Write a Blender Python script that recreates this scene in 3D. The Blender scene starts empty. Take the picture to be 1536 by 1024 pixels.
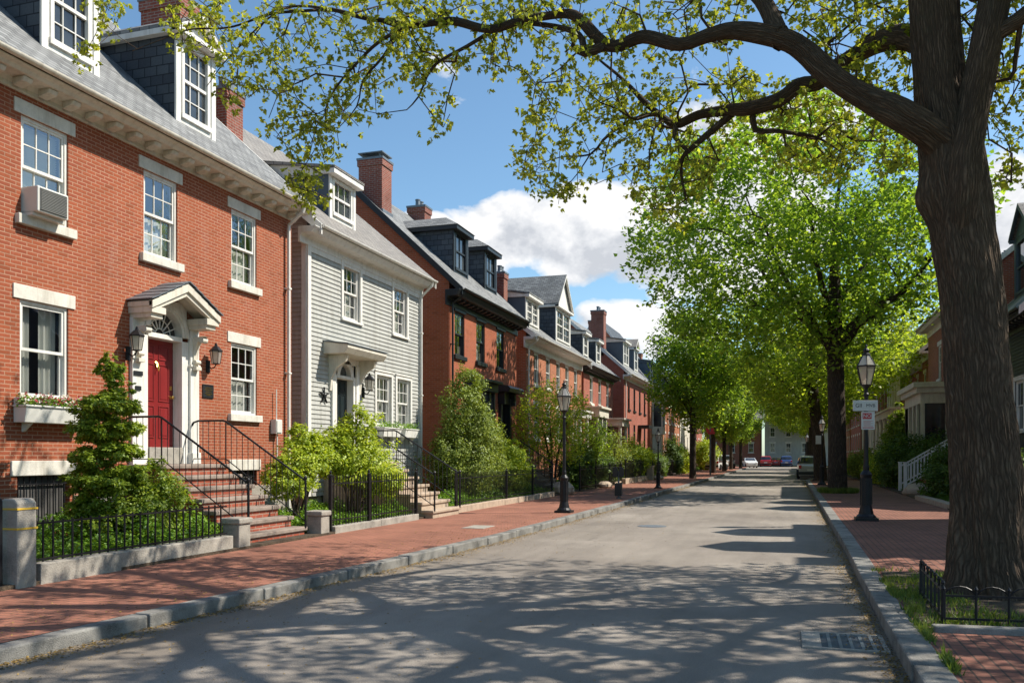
import bpy, math, random
import numpy as np
from mathutils import Vector, Matrix
R = math.radians
rnd = random.Random(7)
S = bpy.context.scene
COL = S.collection

# ---------------------------------------------------------------- objects
def tag(o, label=None, cat=None, group=None, kind=None):
    if label: o['label'] = label
    if cat: o['category'] = cat
    if group: o['group'] = group
    if kind: o['kind'] = kind
    return o

def thing(name, label, cat, loc=(0, 0, 0), rz=0.0, group=None):
    o = bpy.data.objects.new(name, None); COL.objects.link(o)
    o.location = loc; o.rotation_euler = (0, 0, rz); o.empty_display_size = .2
    return tag(o, label, cat, group)

def copy_tree(o, parent=None):
    c = o.copy(); COL.objects.link(c)
    if parent is not None: c.parent = parent
    for ch in list(o.children): copy_tree(ch, c)
    return c

def link(name, me, parent=None, loc=None, rz=None):
    o = bpy.data.objects.new(name, me); COL.objects.link(o)
    if parent is not None: o.parent = parent
    if loc is not None: o.location = loc
    if rz is not None: o.rotation_euler = (0, 0, rz)
    return o

class MB:
    """collects faces; build() links them as one mesh object with metric box UVs"""
    def __init__(s): s.v = []; s.f = []
    def add(s, vs, fs):
        b = len(s.v); s.v.extend([tuple(p) for p in vs]); s.f.extend([tuple(i + b for i in f) for f in fs]); return s
    def quad(s, a, b, c, d): return s.add([a, b, c, d], [(0, 1, 2, 3)])
    def box(s, x0, x1, y0, y1, z0, z1):
        if x0 > x1: x0, x1 = x1, x0
        if y0 > y1: y0, y1 = y1, y0
        if z0 > z1: z0, z1 = z1, z0
        v = [(x, y, z) for z in (z0, z1) for y in (y0, y1) for x in (x0, x1)]
        return s.add(v, [(0, 2, 3, 1), (4, 5, 7, 6), (0, 1, 5, 4), (2, 6, 7, 3), (0, 4, 6, 2), (1, 3, 7, 5)])
    def beam(s, a, b, w, h=None, up=(0, 0, 1)):
        a = Vector(a); b = Vector(b); h = h or w; d = (b - a).normalized(); u = Vector(up)
        if abs(d.dot(u)) > .99: u = Vector((1, 0, 0))
        sd = d.cross(u).normalized() * (w / 2); uu = sd.cross(d).normalized() * (h / 2)
        v = [p + i * sd + j * uu for p in (a, b) for i, j in ((-1, -1), (1, -1), (1, 1), (-1, 1))]
        return s.add(v, [(0, 1, 2, 3), (7, 6, 5, 4), (0, 4, 5, 1), (1, 5, 6, 2), (2, 6, 7, 3), (3, 7, 4, 0)])
    def prism(s, prof, axis, a0, a1):
        """prof: 2-D polygon; axis 'y': points are (x,z); 'x': (y,z); 'z': (x,y)"""
        n = len(prof)
        def P(p, a): return {'y': (p[0], a, p[1]), 'x': (a, p[0], p[1]), 'z': (p[0], p[1], a)}[axis]
        v = [P(p, a0) for p in prof] + [P(p, a1) for p in prof]
        area = sum(prof[i][0] * prof[(i + 1) % n][1] - prof[(i + 1) % n][0] * prof[i][1] for i in range(n))
        flip = (area > 0) ^ (a1 < a0) ^ (axis == 'y')
        f = [tuple(range(n)), tuple(range(2 * n - 1, n - 1, -1))] + [(i, i + n, (i + 1) % n + n, (i + 1) % n) for i in range(n)]
        if flip: f = [tuple(reversed(q)) for q in f]
        else: pass
        # after this, caps at a0 face -axis when flip is handled
        return s.add(v, f)
    def lathe(s, prof, c=(0, 0, 0), n=12, cap=True, sq=0.0):
        k = len(prof); v = []
        for r, z in prof:
            for i in range(n):
                a = 2 * math.pi * (i + .5) / n
                v.append((c[0] + r * math.cos(a), c[1] + r * math.sin(a), c[2] + z))
        f = []
        for j in range(k - 1):
            for i in range(n):
                i2 = (i + 1) % n; f.append((j * n + i, j * n + i2, (j + 1) * n + i2, (j + 1) * n + i))
        if cap: f.append(tuple(range(n - 1, -1, -1))); f.append(tuple((k - 1) * n + i for i in range(n)))
        return s.add(v, f)
    def tube(s, pts, rad, n=6):
        pts = [Vector(p) for p in pts]
        if not hasattr(rad, '__len__'): rad = [rad] * len(pts)
        v = []; f = []; ref = None
        for i, p in enumerate(pts):
            d = (pts[min(i + 1, len(pts) - 1)] - pts[max(i - 1, 0)]).normalized()
            if ref is None:
                ref = Vector((0, 0, 1)) if abs(d.z) < .9 else Vector((1, 0, 0))
            ref = (ref - d * ref.dot(d)).normalized(); sd = d.cross(ref)
            for j in range(n):
                a = 2 * math.pi * j / n
                v.append(p + (ref * math.cos(a) + sd * math.sin(a)) * rad[i])
        for i in range(len(pts) - 1):
            for j in range(n):
                j2 = (j + 1) % n; f.append((i * n + j, i * n + j2, (i + 1) * n + j2, (i + 1) * n + j))
        f.append(tuple(range(n - 1, -1, -1))); f.append(tuple((len(pts) - 1) * n + j for j in range(n)))
        return s.add(v, f)
    def mesh(s, name, mat, smooth=False):
        me = bpy.data.meshes.new(name); me.from_pydata(s.v, [], s.f)
        n = len(me.loops)
        if n:
            co = np.array(s.v, dtype=float)
            uv = np.zeros((n, 2)); li = 0
            nrm = np.zeros(len(me.polygons) * 3); me.polygons.foreach_get('normal', nrm); nrm = nrm.reshape(-1, 3)
            for pi, f in enumerate(s.f):
                nx, ny, nz = nrm[pi]; k = len(f); p = co[list(f)]
                h = math.hypot(nx, ny)
                if h < .06: uv[li:li + k, 0] = p[:, 0]; uv[li:li + k, 1] = p[:, 1]
                else:
                    t = np.array((-ny / h, nx / h, 0.))
                    b = np.cross((nx, ny, nz), t)
                    uv[li:li + k, 0] = p @ t; uv[li:li + k, 1] = p @ b
                li += k
            ul = me.uv_layers.new(name='UVMap'); ul.data.foreach_set('uv', uv.ravel())
        if mat is not None: me.materials.append(mat)
        if smooth: me.polygons.foreach_set('use_smooth', [True] * len(me.polygons))
        me.update(); return me
    def build(s, name, mat, parent=None, smooth=False, bevel=0.0, loc=None, rz=None):
        o = link(name, s.mesh(name, mat, smooth), parent, loc, rz)
        if bevel:
            m = o.modifiers.new('bev', 'BEVEL'); m.width = bevel; m.segments = 2; m.limit_method = 'ANGLE'; m.angle_limit = R(40)
        if smooth == 'auto':
            pass
        return o

# ---------------------------------------------------------------- materials
class NT:
    def __init__(s, name):
        s.m = bpy.data.materials.new(name); s.m.use_nodes = True; s.t = s.m.node_tree; s.t.nodes.clear()
        s.out = s.n('ShaderNodeOutputMaterial')
    def n(s, typ, ins=None, **kw):
        nd = s.t.nodes.new(typ)
        for k, v in kw.items(): setattr(nd, k, v)
        for k, v in (ins or {}).items():
            i = nd.inputs[k]
            if isinstance(v, bpy.types.NodeSocket): s.t.links.new(v, i)
            elif isinstance(v, (tuple, list)) and len(v) == 3 and i.type == 'RGBA': i.default_value = (*v, 1)
            else: i.default_value = v
        return nd
    def math(s, op, a, b=0.0, c=None, clamp=False):
        nd = s.t.nodes.new('ShaderNodeMath'); nd.operation = op; nd.use_clamp = clamp
        for i, v in enumerate([a, b] + ([c] if c is not None else [])):
            if isinstance(v, bpy.types.NodeSocket): s.t.links.new(v, nd.inputs[i])
            else: nd.inputs[i].default_value = v
        return nd.outputs[0]
    def mix(s, f, a, b, mode='MIX'):
        nd = s.t.nodes.new('ShaderNodeMix'); nd.data_type = 'RGBA'; nd.blend_type = mode
        for k, v in ((0, f), (6, a), (7, b)):
            i = nd.inputs[k]
            if isinstance(v, bpy.types.NodeSocket): s.t.links.new(v, i)
            elif k == 0: i.default_value = v
            else: i.default_value = (*v[:3], 1)
        return nd.outputs[2]
    def noise(s, vec, scale, detail=4, rough=.55, dist=0.0):
        return s.n('ShaderNodeTexNoise', {'Vector': vec, 'Scale': scale, 'Detail': detail, 'Roughness': rough, 'Distortion': dist}).outputs[0]
    def ramp(s, fac, stops, interp='LINEAR'):
        nd = s.n('ShaderNodeValToRGB', {'Fac': fac}); cr = nd.color_ramp; cr.interpolation = interp
        while len(cr.elements) < len(stops): cr.elements.new(.5)
        for e, (p, c) in zip(cr.elements, stops):
            e.position = p; e.color = (*c, 1) if hasattr(c, '__len__') else (c, c, c, 1)
        return nd.outputs[0]
    def obj(s): return s.n('ShaderNodeTexCoord').outputs['Object']
    def uv(s): return s.n('ShaderNodeTexCoord').outputs['UV']
    def bump(s, h, strength=.3, dist=.01, normal=None):
        ins = {'Height': h, 'Strength': strength, 'Distance': dist}
        if normal is not None: ins['Normal'] = normal
        return s.n('ShaderNodeBump', ins).outputs[0]
    def mapping(s, vec, scale=(1, 1, 1), loc=(0, 0, 0), rot=(0, 0, 0)):
        return s.n('ShaderNodeMapping', {'Vector': vec, 'Scale': scale, 'Location': loc, 'Rotation': rot}).outputs[0]
    def pbr(s, col, rough=.6, metal=0.0, normal=None, spec=.4, coat=0.0):
        ins = {'Base Color': col, 'Roughness': rough, 'Metallic': metal, 'Specular IOR Level': spec, 'Coat Weight': coat}
        if normal is not None: ins['Normal'] = normal
        b = s.n('ShaderNodeBsdfPrincipled', ins); s.t.links.new(b.outputs[0], s.out.inputs[0]); return s.m

def scalec(c, k): return tuple(min(1, x * k) for x in c)

def m_plain(name, col, rough=.55, metal=0.0, var=.12, scale=3.0, bump=.15, bd=.004, spec=.4, fine=60, coat=0.0, grime=0.0):
    t = NT(name); o = t.obj()
    a = t.noise(o, scale, 5); b = t.noise(o, fine, 3)
    f = t.math('ADD', t.math('MULTIPLY', a, .7), t.math('MULTIPLY', b, .3))
    c = t.ramp(f, [(.3, scalec(col, 1 - var * 1.6)), (.5, col), (.7, scalec(col, 1 + var))])
    if grime:
        g = t.noise(t.mapping(o, (7, 7, .8)), 1., 6, .7); g2 = t.noise(o, 9, 5, .7)
        c = t.mix(t.math('MULTIPLY', t.ramp(g, [(.48, 0.), (.72, 1.)]), grime), c, scalec((col[0] * .8, col[1] * .74, col[2] * .64), .62))
        c = t.mix(t.math('MULTIPLY', t.ramp(g2, [(.6, 0.), (.68, 1.)]), grime * .55), c, scalec(col, .55))
    return t.pbr(c, rough, metal, t.bump(b, bump, bd), spec, coat)

def m_brick(name, c1, c2, mortar, bw=.215, rh=.072, ms=.011, weather=.25, rot=0.0, bump=.6, stain=(.5, .45, .4), blotch=.8):
    t = NT(name); uv = t.uv(); o = t.obj()
    vec = t.mapping(uv, rot=(0, 0, rot))
    wob = t.n('ShaderNodeTexNoise', {'Vector': uv, 'Scale': 9., 'Detail': 2.}).outputs[1]
    vec2 = t.n('ShaderNodeVectorMath', {0: vec, 1: t.n('ShaderNodeVectorMath', {0: t.n('ShaderNodeVectorMath', {0: wob, 1: (.5, .5, .5)}, operation='SUBTRACT').outputs[0], 'Scale': .008}, operation='SCALE').outputs[0]}).outputs[0]
    def br(a, b, m, bias, sq=1.0):
        return t.n('ShaderNodeTexBrick', {'Vector': vec2, 'Color1': a, 'Color2': b, 'Mortar': m, 'Scale': 1., 'Mortar Size': ms, 'Mortar Smooth': .25, 'Bias': bias, 'Brick Width': bw, 'Row Height': rh}, offset=.5)
    b1 = br(c1, c2, mortar, -.1)
    n1 = t.noise(o, .7, 5, .6); n2 = t.noise(o, 35, 4, .7); n3 = t.noise(t.mapping(o, (3, 3, .35)), 1.3, 4, .65)
    # odd burnt bricks
    cell = t.n('ShaderNodeTexBrick', {'Vector': vec2, 'Color1': (0, 0, 0), 'Color2': (1, 1, 1), 'Mortar': (.5, .5, .5), 'Scale': 1., 'Mortar Size': 0., 'Bias': 0., 'Brick Width': bw, 'Row Height': rh}, offset=.5).outputs[0]
    dark = t.ramp(cell, [(.0, .62), (.12, .8), (.4, 1.), (.85, 1.02), (1., 1.18)])
    c = t.mix(blotch, b1.outputs[0], dark, 'MULTIPLY')
    c = t.mix(weather, c, t.ramp(n1, [(.3, .5), (.6, 1.05), (.75, 1.25)]), 'MULTIPLY')
    c = t.mix(t.ramp(n3, [(.56, 0.), (.8, .3)]), c, t.mix(.5, c, stain))
    c = t.mix(.35, c, t.ramp(n2, [(.3, .72), (.6, 1.1)]), 'MULTIPLY')
    h = t.math('SUBTRACT', t.math('MULTIPLY', n2, .35), b1.outputs[1])
    return t.pbr(c, .82, 0, t.bump(h, bump, .008), .25)

def m_leaf(name, stops, trans=.5, tcol=1.7, gloss=.03):
    """leaf colour varies leaf by leaf (random per island)"""
    t = NT(name)
    g = t.n('ShaderNodeNewGeometry'); o = t.obj()
    f = t.math('ADD', t.math('MULTIPLY', g.outputs['Random Per Island'], .62), t.math('MULTIPLY', t.noise(o, .55, 3), .62))
    f = t.math('SUBTRACT', f, .12)
    c = t.ramp(f, stops)
    tc = t.mix(1., c, (tcol, tcol * .97, tcol * .55), 'MULTIPLY')
    d = t.n('ShaderNodeBsdfDiffuse', {'Color': c}); tr = t.n('ShaderNodeBsdfTranslucent', {'Color': tc})
    gl = t.n('ShaderNodeBsdfGlossy', {'Color': (.8, .85, .8), 'Roughness': .5})
    m = t.n('ShaderNodeMixShader', {0: trans, 1: d.outputs[0], 2: tr.outputs[0]})
    m2 = t.n('ShaderNodeMixShader', {0: gloss, 1: m.outputs[0], 2: gl.outputs[0]})
    t.t.links.new(m2.outputs[0], t.out.inputs[0]); return t.m

def m_glass(name, refl=.2, tint=(.93, .95, .95)):
    t = NT(name)
    lw = t.n('ShaderNodeLayerWeight', {'Blend': .5}).outputs['Facing']; fr = t.math('MULTIPLY', t.math('POWER', lw, 4.), .8)
    wav = t.noise(t.obj(), 1.3, 2)
    nb = t.bump(wav, .22, .05)
    f = t.math('ADD', fr, refl, clamp=True)
    tr = t.n('ShaderNodeBsdfTransparent', {'Color': tint})
    gl = t.n('ShaderNodeBsdfGlossy', {'Color': (.92, .95, 1.), 'Roughness': .03, 'Normal': nb})
    m = t.n('ShaderNodeMixShader', {0: f, 1: tr.outputs[0], 2: gl.outputs[0]})
    t.t.links.new(m.outputs[0], t.out.inputs[0]); return t.m

M = {}
M['brick'] = m_brick('brick_red', (.36, .092, .038), (.235, .058, .029), (.41, .225, .145), bw=.2, rh=.064, ms=.0085)
M['brick_dk'] = m_brick('brick_dark_red', (.36, .085, .045), (.24, .06, .038), (.3, .2, .15))
M['brick3'] = m_brick('brick_orange_red', (.41, .108, .045), (.30, .074, .037), (.33, .17, .11), ms=.008)
M['brick4'] = m_brick('brick_orange', (.46, .14, .06), (.35, .10, .045), (.38, .25, .17))
M['brick6'] = m_brick('brick_crimson', (.42, .10, .055), (.30, .07, .045), (.3, .2, .16))
M['chim'] = m_brick('brick_chimney', (.30, .075, .045), (.2, .055, .04), (.3, .22, .18), weather=.5)
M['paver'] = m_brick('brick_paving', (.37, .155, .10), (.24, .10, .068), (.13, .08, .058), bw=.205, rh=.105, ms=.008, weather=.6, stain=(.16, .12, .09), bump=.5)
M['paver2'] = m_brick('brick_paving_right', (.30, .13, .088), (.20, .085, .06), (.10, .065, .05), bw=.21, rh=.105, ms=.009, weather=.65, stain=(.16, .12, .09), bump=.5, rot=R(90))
M['white'] = m_plain('white_paint', (.70, .68, .63), .5, var=.07, scale=2., bump=.2, grime=.5)
M['cream'] = m_plain('cream_paint', (.63, .59, .50), .55, var=.1, scale=2., bump=.2, grime=.55)
M['lintel'] = m_plain('painted_stone', (.62, .59, .52), .7, var=.14, scale=4., bump=.5, bd=.008, grime=.6)
M['dark'] = m_plain('black_trim_paint', (.018, .02, .022), .4, var=.2, bump=.1)
M['iron'] = m_plain('black_iron', (.014, .014, .016), .45, metal=.3, var=.3, scale=8, bump=.3, bd=.003)
M['bluegrey'] = m_plain('blue_grey_siding_paint', (.075, .10, .13), .6, var=.1)
M['siding'] = m_plain('grey_siding_paint', (.39, .39, .36), .6, var=.1, scale=1.2, bump=.25, grime=.5)
M['siding_bk'] = m_plain('black_siding_paint', (.02, .022, .026), .55, var=.2)
M['granite'] = m_plain('granite', (.19, .182, .165), .8, var=.5, scale=3.2, bump=.9, bd=.008, fine=90)
M['stone'] = m_plain('weathered_stone', (.30, .275, .235), .85, var=.3, scale=3.5, bump=.8, bd=.01, fine=45)
M['brownstone'] = m_plain('brown_stone', (.25, .20, .165), .8, var=.28, scale=5, bump=.6, bd=.008, fine=60)
M['tan_stone'] = m_plain('tan_stone', (.40, .31, .23), .8, var=.2, scale=5, bump=.5, bd=.006)
M['red_door'] = m_plain('red_door_paint', (.20, .018, .018), .32, var=.08, bump=.05, coat=.25)
M['dark_door'] = m_plain('dark_green_door_paint', (.012, .02, .022), .35, var=.1, bump=.05)
M['brass'] = m_plain('brass', (.72, .48, .13), .3, metal=1., var=.15)
M['zinc'] = m_plain('lead_sheet', (.16, .18, .20), .5, metal=.4, var=.2, scale=5)
M['inside'] = m_plain('room_shade', (.09, .085, .08), .9, var=.3, scale=1.2)  # dark tone stands for the shade inside the rooms
M['curtain'] = m_plain('curtain_cloth', (.5, .5, .45), .9, var=.06, bump=.05)
M['blind'] = m_plain('window_blind', (.42, .46, .38), .8, var=.08)
M['glass'] = m_glass('window_glass')
M['soil'] = m_plain('garden_soil', (.07, .05, .032), .95, var=.4, scale=5, bump=1., bd=.03, fine=30)
M['plastic_w'] = m_plain('appliance_enamel', (.62, .61, .56), .45, var=.06)
M['wood'] = m_plain('grey_wood', (.3, .25, .2), .8, var=.2)
M['signw'] = m_plain('sign_enamel', (.62, .62, .6), .4, var=.1)
M['signr'] = m_plain('sign_red', (.5, .045, .05), .45, var=.1)
M['signk'] = m_plain('sign_black', (.03, .03, .035), .5, var=.1)
M['yellow'] = m_plain('yellow_band', (.6, .38, .04), .5, var=.2)
M['rubber'] = m_plain('tyre_rubber', (.015, .015, .016), .8, var=.2)
M['chrome'] = m_plain('bare_metal', (.5, .5, .52), .3, metal=1., var=.1)
M['redlamp'] = m_plain('tail_lamp', (.5, .02, .02), .2, var=.1)
M['ac_grille'] = m_plain('grille_grey', (.16, .16, .15), .6, var=.1)

def dglass():
    t = NT('dark_glazing'); w = t.noise(t.obj(), .8, 3)
    return t.pbr(t.ramp(w, [(.35, (.012, .014, .018)), (.7, (.07, .08, .085))]), .04, 0, t.bump(w, .1, .03), .9)
M['dglass'] = dglass()
def lampglass():
    t = NT('frosted_lamp_glass')
    d = t.n('ShaderNodeBsdfDiffuse', {'Color': (.62, .6, .55)}); tr = t.n('ShaderNodeBsdfTranslucent', {'Color': (.7, .66, .58)})
    tp = t.n('ShaderNodeBsdfTransparent', {'Color': (.95, .95, .92)}); gl = t.n('ShaderNodeBsdfGlossy', {'Roughness': .08})
    m = t.n('ShaderNodeMixShader', {0: .5, 1: d.outputs[0], 2: tr.outputs[0]})
    m = t.n('ShaderNodeMixShader', {0: .35, 1: m.outputs[0], 2: tp.outputs[0]})
    m = t.n('ShaderNodeMixShader', {0: .12, 1: m.outputs[0], 2: gl.outputs[0]})
    t.t.links.new(m.outputs[0], t.out.inputs[0]); return t.m
M['lampglass'] = lampglass()

def slate(name, c1, c2, rh=.16, bw=.28, w=.35):
    t = NT(name); uv = t.uv(); o = t.obj()
    b = t.n('ShaderNodeTexBrick', {'Vector': uv, 'Color1': c1, 'Color2': c2, 'Mortar': scalec(c2, .45), 'Scale': 1., 'Mortar Size': .012, 'Mortar Smooth': .3, 'Bias': 0., 'Brick Width': bw, 'Row Height': rh}, offset=.5)
    n1 = t.noise(o, .9, 5, .6); n2 = t.noise(o, 25, 4)
    c = t.mix(w, b.outputs[0], t.ramp(n1, [(.3, .6), (.7, 1.3)]), 'MULTIPLY')
    c = t.mix(.4, c, t.ramp(n2, [(.3, .75), (.7, 1.2)]), 'MULTIPLY')
    # each course steps down towards its lower edge
    v = t.n('ShaderNodeSeparateXYZ', {0: uv}).outputs[1]
    saw = t.math('FRACT', t.math('DIVIDE', v, rh))
    h = t.math('SUBTRACT', t.math('MULTIPLY', saw, -.8), t.math('MULTIPLY', b.outputs[1], .6))
    return t.pbr(c, .75, 0, t.bump(h, .7, .015), .3)
M['slate'] = slate('slate_grey', (.265, .268, .262), (.155, .158, .158), rh=.14, bw=.24, w=.5)
M['slate_tan'] = slate('shingle_brown_grey', (.27, .25, .225), (.2, .185, .17))
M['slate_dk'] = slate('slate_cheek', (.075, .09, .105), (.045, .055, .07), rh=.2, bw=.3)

def bark(name, c_hi, c_lo, sc=1.0, depth=.03):
    t = NT(name); o = t.uv(); ob = t.obj()
    n0 = t.n('ShaderNodeTexNoise', {'Vector': o, 'Scale': 3. * sc, 'Detail': 4.}).outputs[1]
    v = t.n('ShaderNodeVectorMath', {0: o, 1: t.n('ShaderNodeVectorMath', {0: n0, 'Scale': .09}, operation='SCALE').outputs[0]}).outputs[0]
    st = t.mapping(v, (20 * sc, 2.6 * sc, 1))
    vo = t.n('ShaderNodeTexVoronoi', {'Vector': st, 'Scale': 1.3}, feature='DISTANCE_TO_EDGE').outputs[0]
    vo = t.math('MINIMUM', t.math('MULTIPLY', vo, 2.4), 1.)
    fine = t.noise(t.mapping(o, (60 * sc, 16 * sc, 1)), 1., 6, .7)
    big = t.noise(ob, 1.6, 4); moss = t.noise(ob, 2.7, 6, .65)
    c = t.mix(t.math('MULTIPLY', vo, 1.), c_lo, c_hi)
    c = t.mix(t.ramp(moss, [(.58, 0.), (.72, .28)]), c, (.09, .095, .055))
    c = t.mix(.5, c, t.ramp(fine, [(.3, .6), (.7, 1.35)]), 'MULTIPLY')
    c = t.mix(.5, c, t.ramp(big, [(.3, .7), (.7, 1.3)]), 'MULTIPLY')
    h = t.math('ADD', vo, t.math('MULTIPLY', fine, .5))
    return t.pbr(c, .9, 0, t.bump(h, 1., depth), .2)
M['bark'] = bark('oak_bark', (.17, .115, .076), (.06, .041, .027), 1.25, .02)
M['bark2'] = bark('street_tree_bark', (.14, .105, .078), (.04, .03, .022), .9, .04)
M['stem'] = m_plain('shrub_stem', (.08, .055, .035), .9, var=.3)

G = lambda a, b, c: [(.15, a), (.5, b), (.85, c)]
M['leaf_oak'] = m_leaf('oak_leaves', G((.14, .175, .02), (.27, .31, .035), (.44, .44, .05)), .52, 1.6)
M['leaf_tree'] = m_leaf('street_tree_leaves', [(.1, (.08, .14, .018)), (.4, (.135, .225, .026)), (.75, (.25, .345, .036)), (1., (.5, .52, .05))], .6, 1.8)
M['leaf_tree2'] = m_leaf('pale_tree_leaves', [(.1, (.12, .18, .02)), (.5, (.22, .295, .03)), (.9, (.40, .45, .042))], .6, 1.8)
M['leaf_yew'] = m_leaf('yew_leaves', G((.09, .15, .014), (.2, .28, .024), (.36, .42, .04)), .4, 1.5)
M['leaf_pine'] = m_leaf('olive_leaves', G((.09, .13, .022), (.19, .25, .034), (.32, .37, .06)), .35, 1.5)
M['leaf_lime'] = m_leaf('lime_leaves', G((.16, .23, .016), (.33, .42, .03), (.52, .56, .05)), .4, 1.5)
M['leaf_gold'] = m_leaf('golden_leaves', G((.26, .36, .03), (.42, .52, .04), (.55, .50, .06)), .5, 1.5)
M['leaf_cover'] = m_leaf('ground_cover_leaves', G((.05, .12, .014), (.13, .25, .022), (.24, .37, .035)), .35, 1.5)
M['leaf_bush'] = m_leaf('dark_bush_leaves', G((.04, .08, .012), (.08, .14, .018), (.15, .22, .026)), .35, 1.5)
M['grass'] = m_leaf('grass_blades', G((.06, .10, .015), (.12, .18, .025), (.24, .27, .05)), .35, 1.5)
M['litter'] = m_leaf('fallen_catkins', G((.10, .065, .025), (.25, .16, .05), (.42, .27, .07)), .1, 1.2)
M['petal'] = m_leaf('pink_and_white_petals', [(.2, (.45, .02, .06)), (.45, (.6, .12, .2)), (.55, (.7, .68, .65)), (.8, (.75, .7, .68))], .3, 1.2)

# ---------------------------------------------------------------- leaves
LEAF = {
 'lobed': np.array([(0, 0, 0), (.34, .22, .05), (.22, .5, .02), (0, 1, -.05), (-.22, .5, .02), (-.34, .22, .05)]) * (1.25, 1, 1),
 'oval': np.array([(0, 0, 0), (.28, .45, .06), (0, 1, -.04), (-.28, .45, .06)]),
 'needle': np.array([(0, 0, 0), (.13, .4, .02), (0, 1, 0), (-.13, .4, .02)]),
}
def leaves_mesh(name, P, size, shape, mat, seed=0, up=.6, droop=0.0, outward=None):
    """one small polygon per leaf; P (n,3) leaf positions"""
    rg = np.random.default_rng(seed); n = len(P); T = LEAF[shape]; k = len(T)
    nz = rg.normal(size=(n, 3)); nz[:, 2] = np.abs(nz[:, 2]) + up
    if outward is not None: nz += outward * 1.2
    nz /= np.linalg.norm(nz, axis=1)[:, None]
    d = rg.normal(size=(n, 3)); d[:, 2] -= droop
    if outward is not None: d += outward * .8
    d -= nz * np.sum(d * nz, axis=1)[:, None]; d /= np.linalg.norm(d, axis=1)[:, None] + 1e-9
    s = np.cross(d, nz)
    sz = size * (0.65 + .7 * rg.random(n))
    V = P[:, None, :] + sz[:, None, None] * (T[None, :, 0:1] * s[:, None, :] + T[None, :, 1:2] * d[:, None, :] + T[None, :, 2:3] * nz[:, None, :])
    me = bpy.data.meshes.new(name)
    me.vertices.add(n * k); me.vertices.foreach_set('co', V.astype(np.float32).ravel())
    me.loops.add(n * k); me.loops.foreach_set('vertex_index', np.arange(n * k, dtype=np.int32))
    me.polygons.add(n); me.polygons.foreach_set('loop_start', np.arange(0, n * k, k, dtype=np.int32))
    me.polygons.foreach_set('loop_total', np.full(n, k, dtype=np.int32))
    me.materials.append(mat); me.update(calc_edges=True); return me

# ---------------------------------------------------------------- trees
def spline(pts, step):
    """Catmull-Rom through (x,y,z,r), resampled"""
    P = np.array(pts, float); out = []
    Q = np.vstack([2 * P[0] - P[1], P, 2 * P[-1] - P[-2]])
    for i in range(1, len(Q) - 2):
        n = max(2, int(np.linalg.norm(Q[i + 1, :3] - Q[i, :3]) / step))
        for j in range(n):
            t = j / n
            out.append(.5 * (2 * Q[i] + (Q[i + 1] - Q[i - 1]) * t + (2 * Q[i - 1] - 5 * Q[i] + 4 * Q[i + 1] - Q[i + 2]) * t * t + (3 * Q[i] - Q[i - 1] - 3 * Q[i + 1] + Q[i + 2]) * t ** 3))
    out.append(P[-1]); return np.array(out)

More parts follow.
